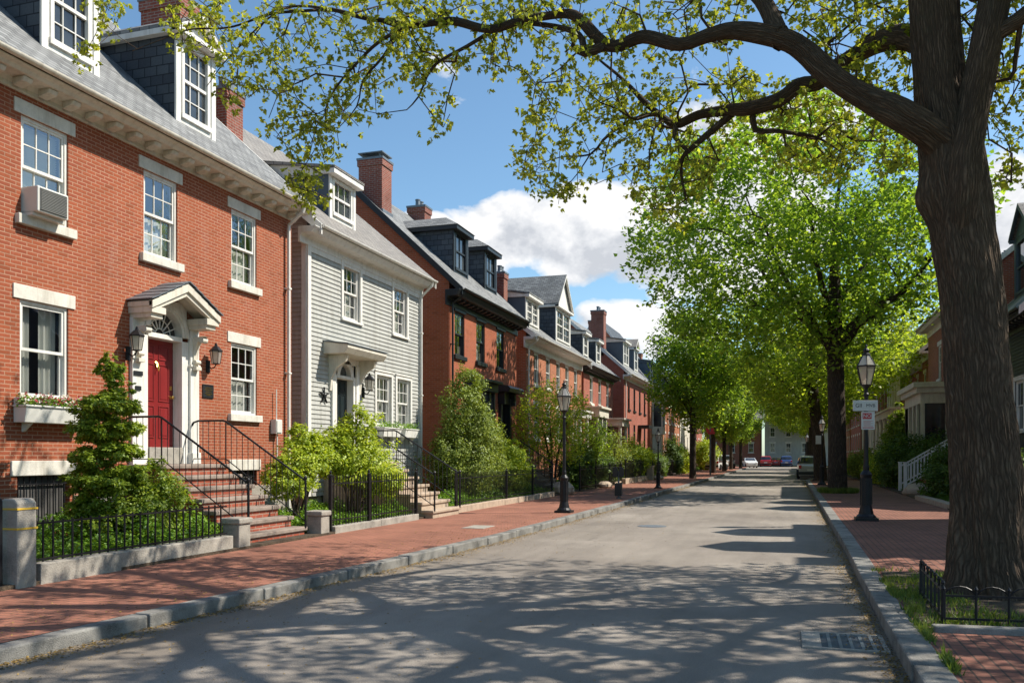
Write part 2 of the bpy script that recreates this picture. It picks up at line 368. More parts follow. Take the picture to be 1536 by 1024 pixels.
class Tree:
    def __init__(s, seed=1):
        s.rg = np.random.default_rng(seed); s.P = np.zeros((60000, 3)); s.par = np.full(60000, -1); s.fix = np.full(60000, np.nan); s.ok = np.zeros(60000, bool); s.n = 0
    def node(s, p, par, r=np.nan, ok=True):
        i = s.n; s.P[i] = p; s.par[i] = par; s.fix[i] = r; s.ok[i] = ok; s.n += 1; return i
    def limb(s, pts, step=.15, attach=True, ok_from=0.0, jit=0.0, jit2=0.0):
        q = spline(pts, step); par = -1
        if s.n and attach:
            d = np.linalg.norm(s.P[:s.n] - q[0, :3], axis=1); par = int(np.argmin(d))
        L = len(q)
        if jit2: 
            for k in range(3): q[:, k] += jit2 * (np.sin(np.arange(L) * step * 2.9 + k * 2 + q[0, 0]) + .6 * np.sin(np.arange(L) * step * 6.7 + k)) * np.minimum(1, np.arange(L) / 8)
            q[:, 3] *= 1 + .10 * np.sin(np.arange(L) * step * 5.1 + q[0, 1]) * np.sin(np.arange(L) * step * 1.7)
        for k, p in enumerate(q):
            pp = p[:3] + (s.rg.normal(size=3) * jit * min(1, k / 4) if jit else 0)
            par = s.node(pp, par, max(p[3], .004), k / L >= ok_from)
    def grow(s, A, seg=.35, bend=.3, grav=0.0, maxd=1e9):
        base = s.P[:s.n][s.ok[:s.n]]
        dm = np.array([np.min(np.linalg.norm(base - a, axis=1)) for a in A])
        tips = []
        for i in np.argsort(dm):
            a = A[i]
            idx = np.nonzero(s.ok[:s.n])[0]
            dv = a - s.P[idx]; d = np.linalg.norm(dv, axis=1)
            # do not double back on the parent's direction
            pa = s.par[idx]; pd = s.P[idx] - s.P[np.maximum(pa, 0)]
            pn = np.linalg.norm(pd, axis=1) + 1e-6
            cs = np.sum(pd * dv, axis=1) / (pn * (d + 1e-6))
            cost = d * (1.25 - .35 * cs)
            j = int(np.argmin(cost)); ni = int(idx[j]); D = d[j]
            if D > maxd: continue
            m = max(1, int(round(D / seg)))
            p0 = s.P[ni]; c = p0 + pd[j] / pn[j] * D * bend + (a - p0) * .35 + np.array((0, 0, D * grav)) + s.rg.normal(size=3) * D * .07
            par = ni
            for k in range(1, m + 1):
                t = k / m; q = (1 - t) ** 2 * p0 + 2 * t * (1 - t) * c + t * t * a
                if k < m: q = q + s.rg.normal(size=3) * seg * .08
                par = s.node(q, par)
            tips.append(par)
        s.tips = tips
    def radii(s, rtip=.005, ex=.48):
        n = s.n; w = np.zeros(n); ch = [[] for _ in range(n)]
        for i in range(n):
            if s.par[i] >= 0: ch[s.par[i]].append(i)
        for i in range(n - 1, -1, -1):
            if not ch[i]: w[i] = max(w[i], 1)
            if s.par[i] >= 0: w[s.par[i]] += w[i]
        r = rtip * w ** ex
        for i in range(n):
            if not np.isnan(s.fix[i]): r[i] = s.fix[i]
            elif s.par[i] >= 0: r[i] = min(r[i], r[s.par[i]] * .85 if not np.isnan(s.fix[s.par[i]]) else r[s.par[i]])
        s.w = w; s.r = r; s.ch = ch
    def mesh(s, name, mat, big=14, flare=None, rmin=0.0):
        V = []; F = []; nv = 0; UV = []
        starts = [(i, -1) for i in range(s.n) if s.par[i] < 0]
        while starts:
            i, frm = starts.pop()
            chain = [i] if frm < 0 else [frm, i]
            while s.ch[chain[-1]]:
                c = s.ch[chain[-1]]
                fixed = [q for q in c if not np.isnan(s.fix[q])]
                # a traced limb goes on along itself
                if not np.isnan(s.fix[chain[-1]]) and fixed:
                    nx = next((q for q in fixed if q == chain[-1] + 1), max(fixed, key=lambda q: s.r[q]))
                else: nx = max(c, key=lambda q: s.w[q])
                for q in c:
                    if q != nx: starts.append((q, chain[-1]))
                chain.append(nx)
            if len(chain) < 2: continue
            rr = [s.r[k] for k in chain]
            if frm >= 0: rr[0] = s.r[i] * 1.15
            if max(rr) < rmin: continue
            R0 = max(rr); k = big if R0 > .25 else 9 if R0 > .08 else 6 if R0 > .025 else 4 if R0 > .01 else 3
            pts = s.P[chain]; n = len(chain)
            d = np.zeros((n, 3)); d[1:-1] = pts[2:] - pts[:-2]; d[0] = pts[1] - pts[0]; d[-1] = pts[-1] - pts[-2]
            d /= np.linalg.norm(d, axis=1)[:, None] + 1e-9
            ref = np.array((1., .02, 0)) if abs(d[0][2]) > .6 else np.array((0, .02, 1.))
            ang = np.arange(k) * 2 * math.pi / k; ca = np.cos(ang)[:, None]; sa = np.sin(ang)[:, None]
            for j in range(n):
                ref = ref - d[j] * ref.dot(d[j]); ref /= np.linalg.norm(ref) + 1e-9
                sd = np.cross(d[j], ref); rad = rr[j]
                m = 1.0
                if flare and R0 > .25: m = 1 + (flare(pts[j], ang)[:, None] - 1) * min(1, rad / .15)
                V.append(pts[j] + (ca * ref + sa * sd) * rad * m)
            for j in range(n - 1):
                for q in range(k):
                    q2 = (q + 1) % k; F.append((nv + j * k + q, nv + j * k + q2, nv + (j + 1) * k + q2, nv + (j + 1) * k + q))
            cum = np.concatenate([[0], np.cumsum(np.linalg.norm(pts[1:] - pts[:-1], axis=1))]) + nv * .37; cir = 2 * math.pi * min(R0, .45) * .8
            uu = np.arange(k + 1) * cir / k + nv * .13; a0 = np.zeros((n - 1, k, 4, 2))
            a0[:, :, 0, 0] = uu[:-1]; a0[:, :, 1, 0] = uu[1:]; a0[:, :, 2, 0] = uu[1:]; a0[:, :, 3, 0] = uu[:-1]
            a0[:, :, 0, 1] = a0[:, :, 1, 1] = cum[:-1, None]; a0[:, :, 2, 1] = a0[:, :, 3, 1] = cum[1:, None]; UV.append(a0.reshape(-1, 2)); nv += n * k
        me = bpy.data.meshes.new(name); me.from_pydata(np.vstack(V).tolist(), [], F); me.uv_layers.new(name='UVMap').data.foreach_set('uv', np.vstack(UV).ravel())
        me.materials.append(mat); me.polygons.foreach_set('use_smooth', [True] * len(me.polygons)); me.update(); return me
    def leaf_points(s, per, spread, wmax=2):
        n = s.n; sel = [i for i in range(n) if s.w[i] <= wmax and np.isnan(s.fix[i])]
        B = s.P[sel]; B = np.repeat(B, per, axis=0)
        return B + s.rg.normal(size=B.shape) * spread

# ---------------------------------------------------------------- house building kit
# a house is built in its own frame: x points out of its front, y runs along the front, z is up
def wall_sheet(mb, y0, y1, z0, z1, holes, x=0.0, depth=.16):
    ys = sorted({y0, y1, *[v for h in holes for v in h[:2] if y0 < v < y1]}); zs = sorted({z0, z1, *[v for h in holes for v in h[2:4] if z0 < v < z1]})
    for a, b in zip(ys, ys[1:]):
        for c, d in zip(zs, zs[1:]):
            m, k = (a + b) / 2, (c + d) / 2
            if any(h[0] < m < h[1] and h[2] < k < h[3] for h in holes): continue
            mb.quad((x, a, c), (x, b, c), (x, b, d), (x, a, d))
    for h in holes:
        a, b, c, d = h[:4]; q = x - depth
        mb.quad((q, a, c), (x, a, c), (x, a, d), (q, a, d)); mb.quad((x, b, c), (q, b, c), (q, b, d), (x, b, d))
        mb.quad((x, a, d), (x, b, d), (q, b, d), (q, a, d)); mb.quad((q, a, c), (q, b, c), (x, b, c), (x, a, c))

def clap_sheet(mb, y0, y1, z0, z1, holes, exp=.115, lip=.024, T=lambda u, o, z: (o, u, z), zlim=None):
    """lapped boards as real geometry; T maps (along, out, z)"""
    cuts = sorted({z0, z1, *[z0 + i * exp for i in range(1, int((z1 - z0) / exp) + 1)], *[v for h in holes for v in h[2:4] if z0 < v < z1]})
    ys0 = sorted({y0, y1, *[v for h in holes for v in h[:2] if y0 < v < y1]})
    for c, d in zip(cuts, cuts[1:]):
        if d - c < .004: continue
        base = z0 + math.floor((c - z0) / exp + 1e-4) * exp
        oc = lip * (1 - (c - base) / exp); od = lip * (1 - (d - base) / exp); k = (c + d) / 2
        spans = []; a0 = None
        for a, b in zip(ys0, ys0[1:]):
            m = (a + b) / 2; hole = any(h[0] < m < h[1] and h[2] < k < h[3] for h in holes)
            if not hole and a0 is None: a0 = a
            if hole and a0 is not None: spans.append((a0, a)); a0 = None
        if a0 is not None: spans.append((a0, ys0[-1]))
        for a, b in spans:
            bb = b
            if zlim is not None:
                q = zlim(d); a = max(a, q[0]); bb = min(b, q[1])
            if bb <= a: continue
            mb.quad(T(a, oc, c), T(bb, oc, c), T(bb, od, d), T(a, od, d))
            if abs(c - base) < 1e-4: mb.quad(T(a, 0, c), T(bb, 0, c), T(bb, oc, c), T(a, oc, c))

WIN = {}
def window(h, y, z, w, ht, grid=(3, 2), trim='white', lintel='stone', sill=True, glass='glass', curtain=None, casing=0.0, lower=None, name='window', x=0.0, rz=0.0, panes_opaque=False):
    """sash window; y = near edge, z = bottom of the opening"""
    key = (round(w, 3), round(ht, 3), grid, trim, lintel, sill, glass, curtain, casing, lower, name)
    if key in WIN:
        o = copy_tree(WIN[key], h); o.location = (x, y, z); o.rotation_euler = (0, 0, rz); return o
    b = MB(); fw = .05; mid = ht * .5; T = M[trim]
    b.box(-.15, -.03, 0, fw, 0, ht); b.box(-.15, -.03, w - fw, w, 0, ht); b.box(-.15, -.03, fw, w - fw, ht - fw, ht); b.box(-.15, -.03, fw, w - fw, 0, fw * .8)
    def sash(x0, z0, z1, g):
        st = .042; a, c = fw, w - fw
        b.box(x0, x0 + .035, a, a + st, z0, z1); b.box(x0, x0 + .035, c - st, c, z0, z1)
        b.box(x0, x0 + .035, a + st, c - st, z0, z0 + st * 1.1); b.box(x0, x0 + .035, a + st, c - st, z1 - st, z1)
        for i in range(1, g[0]):
            yy = a + st + (c - a - 2 * st) * i / g[0]; b.box(x0 + .006, x0 + .03, yy - .009, yy + .009, z0 + st, z1 - st)
        for i in range(1, g[1]):
            zz = z0 + (z1 - z0) * i / g[1]; b.box(x0 + .008, x0 + .028, a + st, c - st, zz - .009, zz + .009)
    sash(-.085, mid - .02, ht - fw, grid); sash(-.13, fw * .8, mid + .025, lower or grid)
    if casing:
        k = casing; b.box(0.0, .045, -k, 0, -.02, ht + k); b.box(0, .045, w, w + k, -.02, ht + k); b.box(0, .045, 0, w, ht, ht + k)
        b.box(0, .07, -k - .02, w + k + .02, ht + k, ht + k + .035)
        b.box(-.03, .08, -k - .02, w + k + .02, -.075, -.02)
    o = b.build(name, T, h, loc=(x, y, z), rz=rz)
    p = MB(); p.quad((-.068, fw, mid), (-.068, w - fw, mid), (-.068, w - fw, ht - fw), (-.068, fw, ht - fw)); p.build('pane', M[glass], o)
    p = MB(); p.quad((-.113, fw, fw), (-.113, w - fw, fw), (-.113, w - fw, mid + .02), (-.113, fw, mid + .02)); p.build('pane', M[glass], o)
    if sill and not casing:
        s = MB(); s.box(-.1, .085, -.11, w + .11, -.155, 0); s.build('sill', M['lintel'] if trim == 'white' else T, o, bevel=.012)
    if lintel == 'stone':
        s = MB(); s.box(-.05, .022, -.13, w + .13, ht + .004, ht + .225); s.build('lintel', M['lintel'], o, bevel=.006)
    elif lintel == 'flat':
        s = MB(); s.box(-.05, .05, -.08, w + .08, ht + .004, ht + .14); s.build('lintel', T, o, bevel=.008)
    if curtain:
        def cloth(a, b_, z0, z1):
            c = MB(); n = 18; P = []
            for i in range(n + 1):
                yy = a + (b_ - a) * i / n; xx = -.24 + .022 * math.sin(i * 2.1) + .01 * math.sin(i * 5.3)
                P.append((xx, yy))
            for p0, p1 in zip(P, P[1:]): c.quad((p0[0], p0[1], z0), (p1[0], p1[1], z0), (p1[0], p1[1], z1), (p0[0], p0[1], z1))
            c.build('curtain', M['curtain'], o)
        if curtain == 'sides': cloth(fw, w * .40, .03, ht - .05); cloth(w * .60, w - fw, .03, ht - .05)
        if curtain == 'full': cloth(fw, w - fw, .03, ht - .05)
        if curtain == 'half': cloth(fw, w - fw, .03, ht * .48)
        if curtain == 'blind':
            c = MB()
            for i in range(int(ht * .8 / .04)):
                zz = ht - .08 - i * .04; c.quad((-.2, fw, zz), (-.2, w - fw, zz), (-.225, w - fw, zz - .034), (-.225, fw, zz - .034))
            c.build('blind', M['blind'], o)
    WIN[key] = o
    return o

class House:
    def __init__(s, name, label, cat, F, Y0, W, D, wall='brick', roof='slate', eave=7.6, oh=.5, pitch=42, trim='white', wtop=None, side=1, gable=.14, group=None, z0=0.1, rz=None, rake='white', front_siding=False, X=None):
        s.W, s.D, s.eave, s.oh, s.tp, s.trim, s.z0 = W, D, eave, oh, math.tan(R(pitch)), trim, z0
        s.wm, s.rm, s.gable, s.rake = wall, roof, gable, rake
        loc, r = ((F, Y0, 0), 0) if side == 1 else ((F, Y0 + W, 0), math.pi)
        if rz is not None: loc, r = (X, Y0, 0), rz
        s.h = thing(name, label, cat, loc, r, group)
        s.wtop = wtop or eave - .28
        s.holes = []; s.siding = front_siding
    def zr(s, x): return s.eave + (s.oh - x) * s.tp
    def xr(s, z): return s.oh - (z - s.eave) / s.tp
    def win(s, y, z, w, ht, opening=True, **k):
        if opening: s.holes.append((y, y + w, z, z + ht))
        k.setdefault('trim', s.trim)
        return window(s.h, y, z, w, ht, **k)
    def shell(s, base=None):
        W, D = s.W, s.D; b = MB(); z0 = s.z0
        if s.siding:
            clap_sheet(b, 0, W, z0 + .55, s.wtop, s.holes)
            for hh in s.holes:
                a, c, d, e = hh[:4]; q = -.16
                b.quad((q, a, d), (0, a, d), (0, a, e), (q, a, e)); b.quad((0, c, d), (q, c, d), (q, c, e), (0, c, e)); b.quad((0, a, e), (0, c, e), (q, c, e), (q, a, e))
        else: wall_sheet(b, 0, W, z0, s.wtop, s.holes)
        zf = s.zr(0) - .16; zt = s.zr(-D / 2) - .16
        for yy, sg in ((0, 1), (W, -1)):
            if s.siding:
                yy2 = yy; T = (lambda u, o, z: (-u, yy2 - o * sg, z))
                clap_sheet(b, 0, D, z0 + .55, zt, [], T=T, zlim=lambda z: (max(0, (z - zf) / s.tp), D - max(0, (z - zf) / s.tp)))
            else:
                pts = [(0, yy, z0), (0, yy, s.wtop), (0, yy, zf), (-D / 2, yy, zt), (-D, yy, zf), (-D, yy, z0)]
                b.add(pts, [tuple(range(6)) if sg > 0 else tuple(range(5, -1, -1))])
        b.quad((-D, W, z0), (-D, 0, z0), (-D, 0, zf), (-D, W, zf))
        if not s.siding: b.quad((0, 0, s.wtop), (0, W, s.wtop), (0, W, zf), (0, 0, zf))
        s.wall = b.build('wall', M[s.wm], s.h)
        i = MB(); i.box(-.75, -.7, .1, W - .1, z0, s.wtop - .1); i.box(-.7, -.17, .1, W - .1, 4.7, 4.72); i.build('interior', M['inside'], s.h)  # dark sheet behind the windows stands in for unlit room depth
    def roof(s, drop=.0):
        W, D, g = s.W, s.D, s.gable; b = MB(); e, oh = s.eave, s.oh; zR = s.zr(-D / 2)
        b.prism([(oh, e - .06), (oh, e), (-D / 2, zR), (-D / 2, zR - .14)], 'y', -g, W + g)
        b.prism([(-D / 2, zR - .14), (-D / 2, zR), (-D - oh, e), (-D - oh, e - .06)], 'y', -g, W + g)
        s.rf = b.build('roof', M[s.rm], s.h)
        for yy, sg in ((-g, -1), (W + g, 1)):
            k = MB(); y1 = yy; y2 = yy - sg * .035
            a0, a1 = sorted((y1 + sg * .02, y2))
            k.prism([(oh, e - .24), (oh, e + .015), (-D / 2, zR + .015), (-D / 2, zR - .26)], 'y', a0, a1)
            k.prism([(-D / 2, zR - .26), (-D / 2, zR + .015), (-D - oh, e + .015), (-D - oh, e - .24)], 'y', a0, a1)
            k.build('rake_board', M[s.rake], s.h)
    def cornice(s, style='plain', mat=None, soffit=None, frieze=.28, ret=False):
        W, oh, e = s.W, s.oh, s.eave; m = M[mat or s.trim]; b = MB(); zs = soffit or e - .2; g = s.gable - .01
        # stepped crown under the gutter
        b.prism([(-.02, zs - frieze), (.05, zs - frieze), (.05, zs - .06), (.1, zs), (oh - .14, zs), (oh - .1, zs + .05), (oh - .03, e - .09), (oh - .03, e - .07), (-.02, e - .07)], 'y', -g if not ret else -g - .25, W + g)
        c = b.build('cornice', m, s.h, bevel=.01)
        if style == 'modillion':
            mb = MB(); n = int(W / .46); q = None
            mb.prism([(.1, zs - .12), (oh - .22, zs - .075), (oh - .19, zs - .02), (oh - .19, zs - .002), (.1, zs - .002)], 'y', -.085, .085)
            for i in range(n):
                if q is None: q = mb.build('modillion', m, s.h, bevel=.012)
                else: q = copy_tree(q, s.h)
                q.location = (0, (i + .5) * W / n, 0)
        gt = MB(); r = .065; pr = []
        for i in range(9):
            a = math.pi + math.pi * i / 8; pr.append((oh + .02 + r * math.cos(a), e - .01 + r * math.sin(a)))
        for i in range(8, -1, -1):
            a = math.pi + math.pi * i / 8; pr.append((oh + .02 + r * .82 * math.cos(a), e - .01 + r * .82 * math.sin(a)))
        gt.prism(pr, 'y', -g, W + g); gt.build('gutter', m, s.h)
    def downspout(s, y, mat=None, z1=None):
        b = MB(); e = s.eave; zt = z1 or s.wtop
        b.tube([(s.oh, y, e - .06), (s.oh - .05, y, e - .2), (.1, y, zt - .2), (.09, y, zt - .4), (.09, y, .45), (.2, y, .3)], .042, 8)
        for z in (1.6, 3.6, 5.6): b.box(0, .14, y - .055, y + .055, z, z + .035)
        b.build('downspout', M[mat or s.trim], s.h)
    def chimney(s, x, y, sx, sy, ztop, cap='plain'):
        b = MB(); zb = s.zr(x if x > -s.D / 2 else -s.D - x) - .9
        b.box(x - sx / 2, x + sx / 2, y - sy / 2, y + sy / 2, zb, ztop - .3)
        b.box(x - sx / 2 - .04, x + sx / 2 + .04, y - sy / 2 - .04, y + sy / 2 + .04, ztop - .3, ztop - .08)
        c = b.build('chimney', M['chim'], s.h)
        k = MB(); k.box(x - sx / 2 - .06, x + sx / 2 + .06, y - sy / 2 - .06, y + sy / 2 + .06, ztop - .08, ztop)
        if cap == 'hood':
            for i in (-1, 1):
                for j in (-1, 1): k.box(x + i * sx * .36 - .02, x + i * sx * .36 + .02, y + j * sy * .36 - .02, y + j * sy * .36 + .02, ztop, ztop + .16)
            k.box(x - sx / 2 - .02, x + sx / 2 + .02, y - sy / 2 - .02, y + sy / 2 + .02, ztop + .16, ztop + .2)
        else:
            for j in (-.25, .25): k.lathe([(.11, 0), (.13, .02), (.11, .05), (.1, .24), (.12, .26), (.12, .3), (.09, .3)], (x, y + j * sy, ztop), 10)
        k.build('chimney_cap', M['zinc'], c)
        f = MB(); x1 = x + sx / 2 + .05
        f.box(x - sx / 2 - .05, x1, y - sy / 2 - .03, y + sy / 2 + .03, s.zr(x1) - .2, s.zr(x1) + .12); f.build('flashing', M['zinc'], c)
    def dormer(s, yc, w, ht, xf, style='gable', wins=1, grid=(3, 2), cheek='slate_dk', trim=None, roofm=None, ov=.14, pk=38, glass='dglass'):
        tr = M[trim or s.trim]; zb = s.zr(xf) - .03; zt = zb + ht; xb = s.xr(zt); hw = w / 2
        d = MB(); ww = (w - .2 * 2 - .1 * (wins - 1)) / wins; wh = ht - .38; zs = zb + .2
        ops = [(yc - hw + .2 + i * (ww + .1), yc - hw + .2 + i * (ww + .1) + ww, zs, zs + wh) for i in range(wins)]
        wall_sheet(d, yc - hw, yc + hw, zb - .3, zt, ops, x=xf, depth=.1)
        root = d.build('dormer', tr, s.h)
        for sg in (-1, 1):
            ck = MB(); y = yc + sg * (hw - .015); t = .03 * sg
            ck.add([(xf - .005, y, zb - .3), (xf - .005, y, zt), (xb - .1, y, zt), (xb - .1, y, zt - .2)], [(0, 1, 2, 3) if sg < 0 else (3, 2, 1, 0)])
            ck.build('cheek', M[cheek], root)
        fr = MB(); pn = MB()
        for a, b_, c, e in ops:
            f = .045; md = (c + e) / 2
            fr.box(xf - .08, xf + .02, a - .03, a + f, c - .04, e + .04); fr.box(xf - .08, xf + .02, b_ - f, b_ + .03, c - .04, e + .04)
            fr.box(xf - .08, xf + .02, a + f, b_ - f, e - f, e + .04); fr.box(xf - .08, xf + .05, a - .06, b_ + .06, c - .07, c + .03); fr.box(xf - .07, xf - .01, a + f, b_ - f, md - .03, md + .03)
            for i in range(1, grid[0]):
                y = a + (b_ - a) * i / grid[0]; fr.box(xf - .055, xf - .03, y - .01, y + .01, c, e)
            for k in range(1, grid[1] * 2):
                if k == grid[1]: continue
                z = c + (e - c) * k / (grid[1] * 2); fr.box(xf - .052, xf - .033, a + f, b_ - f, z - .01, z + .01)
            pn.quad((xf - .06, a, c), (xf - .06, b_, c), (xf - .06, b_, e), (xf - .06, a, e))
        fr.build('window_frame', tr, root); pn.build('pane', M[glass], root)
        # corner boards
        cb = MB(); cb.box(xf - .02, xf + .025, yc - hw - .02, yc - hw + .12, zb - .12, zt); cb.box(xf - .02, xf + .025, yc + hw - .12, yc + hw + .02, zb - .12, zt)
        rf = MB(); rm = M[roofm or s.rm]
        if style in ('gable', 'pediment'):
            hz = (hw + ov) * math.tan(R(pk)); xo = xf + ov + .06
            for sg in (-1, 1):
                ye = yc + sg * (hw + ov); zl = zt + .02; zk = zt + hz
                xe = s.xr(zl); xk = s.xr(zk + .06)
                v = [(xo, ye, zl), (xo, yc, zk), (xk - .2, yc, zk), (xe - .2, ye, zl)]; v2 = [(p[0], p[1], p[2] + .07) for p in v]
                q = [(0, 1, 2, 3), (7, 6, 5, 4), (0, 4, 5, 1), (1, 5, 6, 2), (2, 6, 7, 3), (3, 7, 4, 0)]
                if sg > 0: q = [tuple(reversed(f)) for f in q]
                rf.add(v + v2, q)
            cb.prism([(yc - hw, zt), (yc + hw, zt), (yc, zt + hw * math.tan(R(pk)))], 'x', xf - .02, xf + .015)
            for sg in (-1, 1):
                a = Vector((xo - .02, yc + sg * (hw + ov), zt - .03)); b_ = Vector((xo - .02, yc, zt + hz - .03))
                cb.beam(a, b_, .07, .12, up=(1, 0, 0)) if False else cb.prism([(a.y, a.z - .02), (a.y, a.z + .05), (b_.y, b_.z + .05), (b_.y, b_.z - .07)], 'x', xo - .1, xo + .01)
            if style == 'pediment':
                cb.box(xf, xo, yc - hw - ov, yc + hw + ov, zt - .09, zt + .015)
            # side fascias
            for sg in (-1, 1):
                ye = yc + sg * (hw + ov * .5); cb.box(s.xr(zt) - .15, xo - .02, ye - ov * .5, ye + ov * .5, zt - .1, zt + .018)
        elif style == 'shed':
            ts = math.tan(R(9)); xo = xf + ov + .1; z1 = zt + .02
            xk = (s.oh + (s.eave - z1 - ts * xo) / s.tp) / (1 - ts / s.tp) if abs(s.tp - ts) > .01 else xb
            zk = z1 + (xo - xk) * ts
            rf.prism([(xo, z1), (xo, z1 + .06), (xk - .3, zk + .1), (xk - .3, zk)], 'y', yc - hw - ov, yc + hw + ov)
            cb.box(xf, xo - .02, yc - hw - ov + .01, yc + hw + ov - .01, zt - .12, zt + .012)
            for sg in (-1, 1): cb.prism([(xb - .1, zt - .1), (xf, zt - .1), (xf, zt + .02), (xk, zk + .0), (xb - .1, zt + .02)], 'y', yc + sg * (hw + .03) - .03, yc + sg * (hw + .03) + .03)
        elif style == 'hip':
            hz = (hw + ov) * math.tan(R(pk)); xo = xf + ov + .05; zl = zt; zk = zt + hz
            xe = s.xr(zl) - .2; xk = s.xr(zk) - .2; xh = xo - (hw + ov) * .9
            P = [(xo, yc - hw - ov, zl), (xo, yc + hw + ov, zl), (xh, yc, zk), (xk, yc, zk), (xe, yc - hw - ov, zl), (xe, yc + hw + ov, zl)]
            rf.add(P, [(0, 1, 2), (4, 0, 2, 3), (1, 5, 3, 2), (0, 4, 5, 1)])
            cb.box(xb - .1, xo - .04, yc - hw - ov + .03, yc + hw + ov - .03, zt - .16, zt - .004)
        cb.build('trim', tr, root, bevel=.006)
        rf.build('roof', rm, root)
        return root
    def door(s, y, z, w, ht, mat='dark_door', recess=.14, knob=True, panels=3, glass=False):
        d = MB(); xr = -recess; d.box(xr - .05, xr, y, y + w, z, z + ht)
        cols = 2; pw = (w - .36) / 2
        hs = [(.18, .62), (.88, .72), (1.68, .28)] if ht > 1.9 else [(.2, .6), (.95, .6)]
        for i in range(cols):
            ya = y + .12 + i * (pw + .12)
            for za, hh in hs:
                # raised moulding round each sunk panel
                for q in ((ya, ya + pw, z + za, z + za + .022), (ya, ya + pw, z + za + hh - .022, z + za + hh), (ya, ya + .022, z + za + .022, z + za + hh - .022), (ya + pw - .022, ya + pw, z + za + .022, z + za + hh - .022)):
                    d.box(xr, xr + .014, *q)
                d.box(xr, xr + .008, ya + .05, ya + pw - .05, z + za + .05, z + za + hh - .05)
        o = d.build('door', M[mat], s.h, bevel=.004)
        if knob:
            k = MB(); k.lathe([(.03, 0), (.034, .008), (.012, .014), (.012, .04), (.03, .05), (.033, .065), (.02, .08)], (0, 0, 0), 12)
            k.v = [(xr + p[2], y + w - .07 + p[1], z + .98 + p[0]) for p in k.v]
            k.build('handle', M['brass'], o); k = MB(); k.box(xr, xr + .012, y + w - .1, y + w - .04, z + 1.12, z + 1.2); k.build('lock', M['brass'], o)
        return o

def balusters(b, p0, p1, h, n, r=.008, low=.12):
    p0, p1 = Vector(p0), Vector(p1)
    for i in range(1, n):
        p = p0.lerp(p1, i / n); b.tube([(p.x, p.y, p.z + low), (p.x, p.y, p.z + h)], r, 4)

def stoop(name, label, cat, Fx, yc, w, zt, n, land, run, tread='brownstone', riser='brick_dk', rail=True, side=1, group=None, z0=.12, scroll=True, rows=True, hr=.85):
    """masonry steps going out from a front; local x out"""
    t = thing(name, label, cat, (Fx, yc, 0), 0 if side == 1 else math.pi, group)
    rz = (zt - z0) / n; b = MB(); tr = MB()
    hw = w / 2
    for i in range(n):
        z1 = zt - i * rz; x1 = land + i * run; x0 = 0 if i == 0 else land + (i - 1) * run
        b.box(x0 + (.0 if i == 0 else .0005), x1, -hw, hw, z0 - .02, z1 - .075)
        tr.box(x0 if i == 0 else x0 + .0, x1 + .04, -hw - .06, hw + .06, z1 - .074, z1)
    b.build('risers', M[riser], t); tr.build('treads', M[tread], t, bevel=.015)
    if rail:
        for sg in (-1, 1):
            y = sg * (hw - .02); r = MB(); xa = land; xb = land + (n - 1) * run + .04; zb = z0 + rz
            pts = [(.04, y, zt + hr - .12), (.1, y, zt + hr - .03), (.2, y, zt + hr), (xa - .06, y, zt + hr), (xa + .02, y, zt + hr - .03), (xb, y, zb + hr + .02)]
            r.tube(pts, .02, 8)
            r.tube([(.05, y, zt + .1), (xa, y, zt + .1), (xb, y, zb + .1)], .011, 5)
            balusters(r, (.05, y, zt), (xa, y, zt), hr - .02, max(3, int(land / .13)))
            balusters(r, (xa, y, zt), (xb, y, zb), hr - .02, int((xb - xa) / .12), low=.08)
            r.tube([(xb, y, zb - .02), (xb, y, zb + hr + .05)], .022, 8); r.lathe([(.022, 0), (.036, .02), (.036, .05), (.012, .08)], (xb, y, zb + hr + .04), 10)
            r.tube([(xa, y, zt), (xa, y, zt + hr)], .014, 6)
            r.build('railing', M['iron'], t)
    return t

def fence(name, label, p0, p1, h, zb, posts, pitch=.12, group=None, base=True, tips=True, post_r=.03, rails=(.12, .88), pr=.0075, wallh=.2, wallm='granite'):
    p0 = Vector((*p0, 0)); p1 = Vector((*p1, 0)); L = (p1 - p0).length; d = (p1 - p0) / L; ang = math.atan2(d.y, d.x)
    t = thing(name, label, 'fence', (p0.x, p0.y, 0), ang, group)
    b = MB(); n = max(2, int(L / pitch))
    for k in rails: b.box(0, L, -.008, .008, zb + h * k - .012, zb + h * k + .012)
    for i in range(1, n):
        x = L * i / n; b.box(x - pr, x + pr, -pr, pr, zb, zb + h)
        if tips: b.add([(x - .016, -.006, zb + h), (x + .016, -.006, zb + h), (x, 0, zb + h + .07), (x - .016, .006, zb + h), (x + .016, .006, zb + h)], [(0, 1, 2), (4, 3, 2), (0, 2, 3), (1, 4, 2)])
    b.build('panel', M['iron'], t)
    for x in posts:
        q = MB(); q.box(x - post_r, x + post_r, -post_r, post_r, zb - .1, zb + h + .04)
        q.lathe([(post_r * 1.3, 0), (post_r * 1.3, .02), (post_r * .5, .04), (post_r * .9, .075), (.004, .12)], (x, 0, zb + h + .04), 8)
        q.build('post', M['iron'], t)
    return t

def kerb_wall(name, label, p0, p1, z0, z1, w=.2, mat='granite', stone=1.8, cat='wall', group=None):
    p0 = Vector((*p0, 0)); p1 = Vector((*p1, 0)); L = (p1 - p0).length; d = (p1 - p0) / L
    b = MB(); n = max(1, round(L / stone))
    for i in range(n):
        a, c = L * i / n + .006, L * (i + 1) / n - .006; j = rnd.uniform(-.008, .008)
        b.box(a, c, -w / 2 + j, w / 2 + j, z0, z1 + rnd.uniform(-.008, .008))
    o = b.build(name, M[mat], None, bevel=.014, loc=(p0.x, p0.y, 0), rz=math.atan2(d.y, d.x))
    return tag(o, label, cat, group)

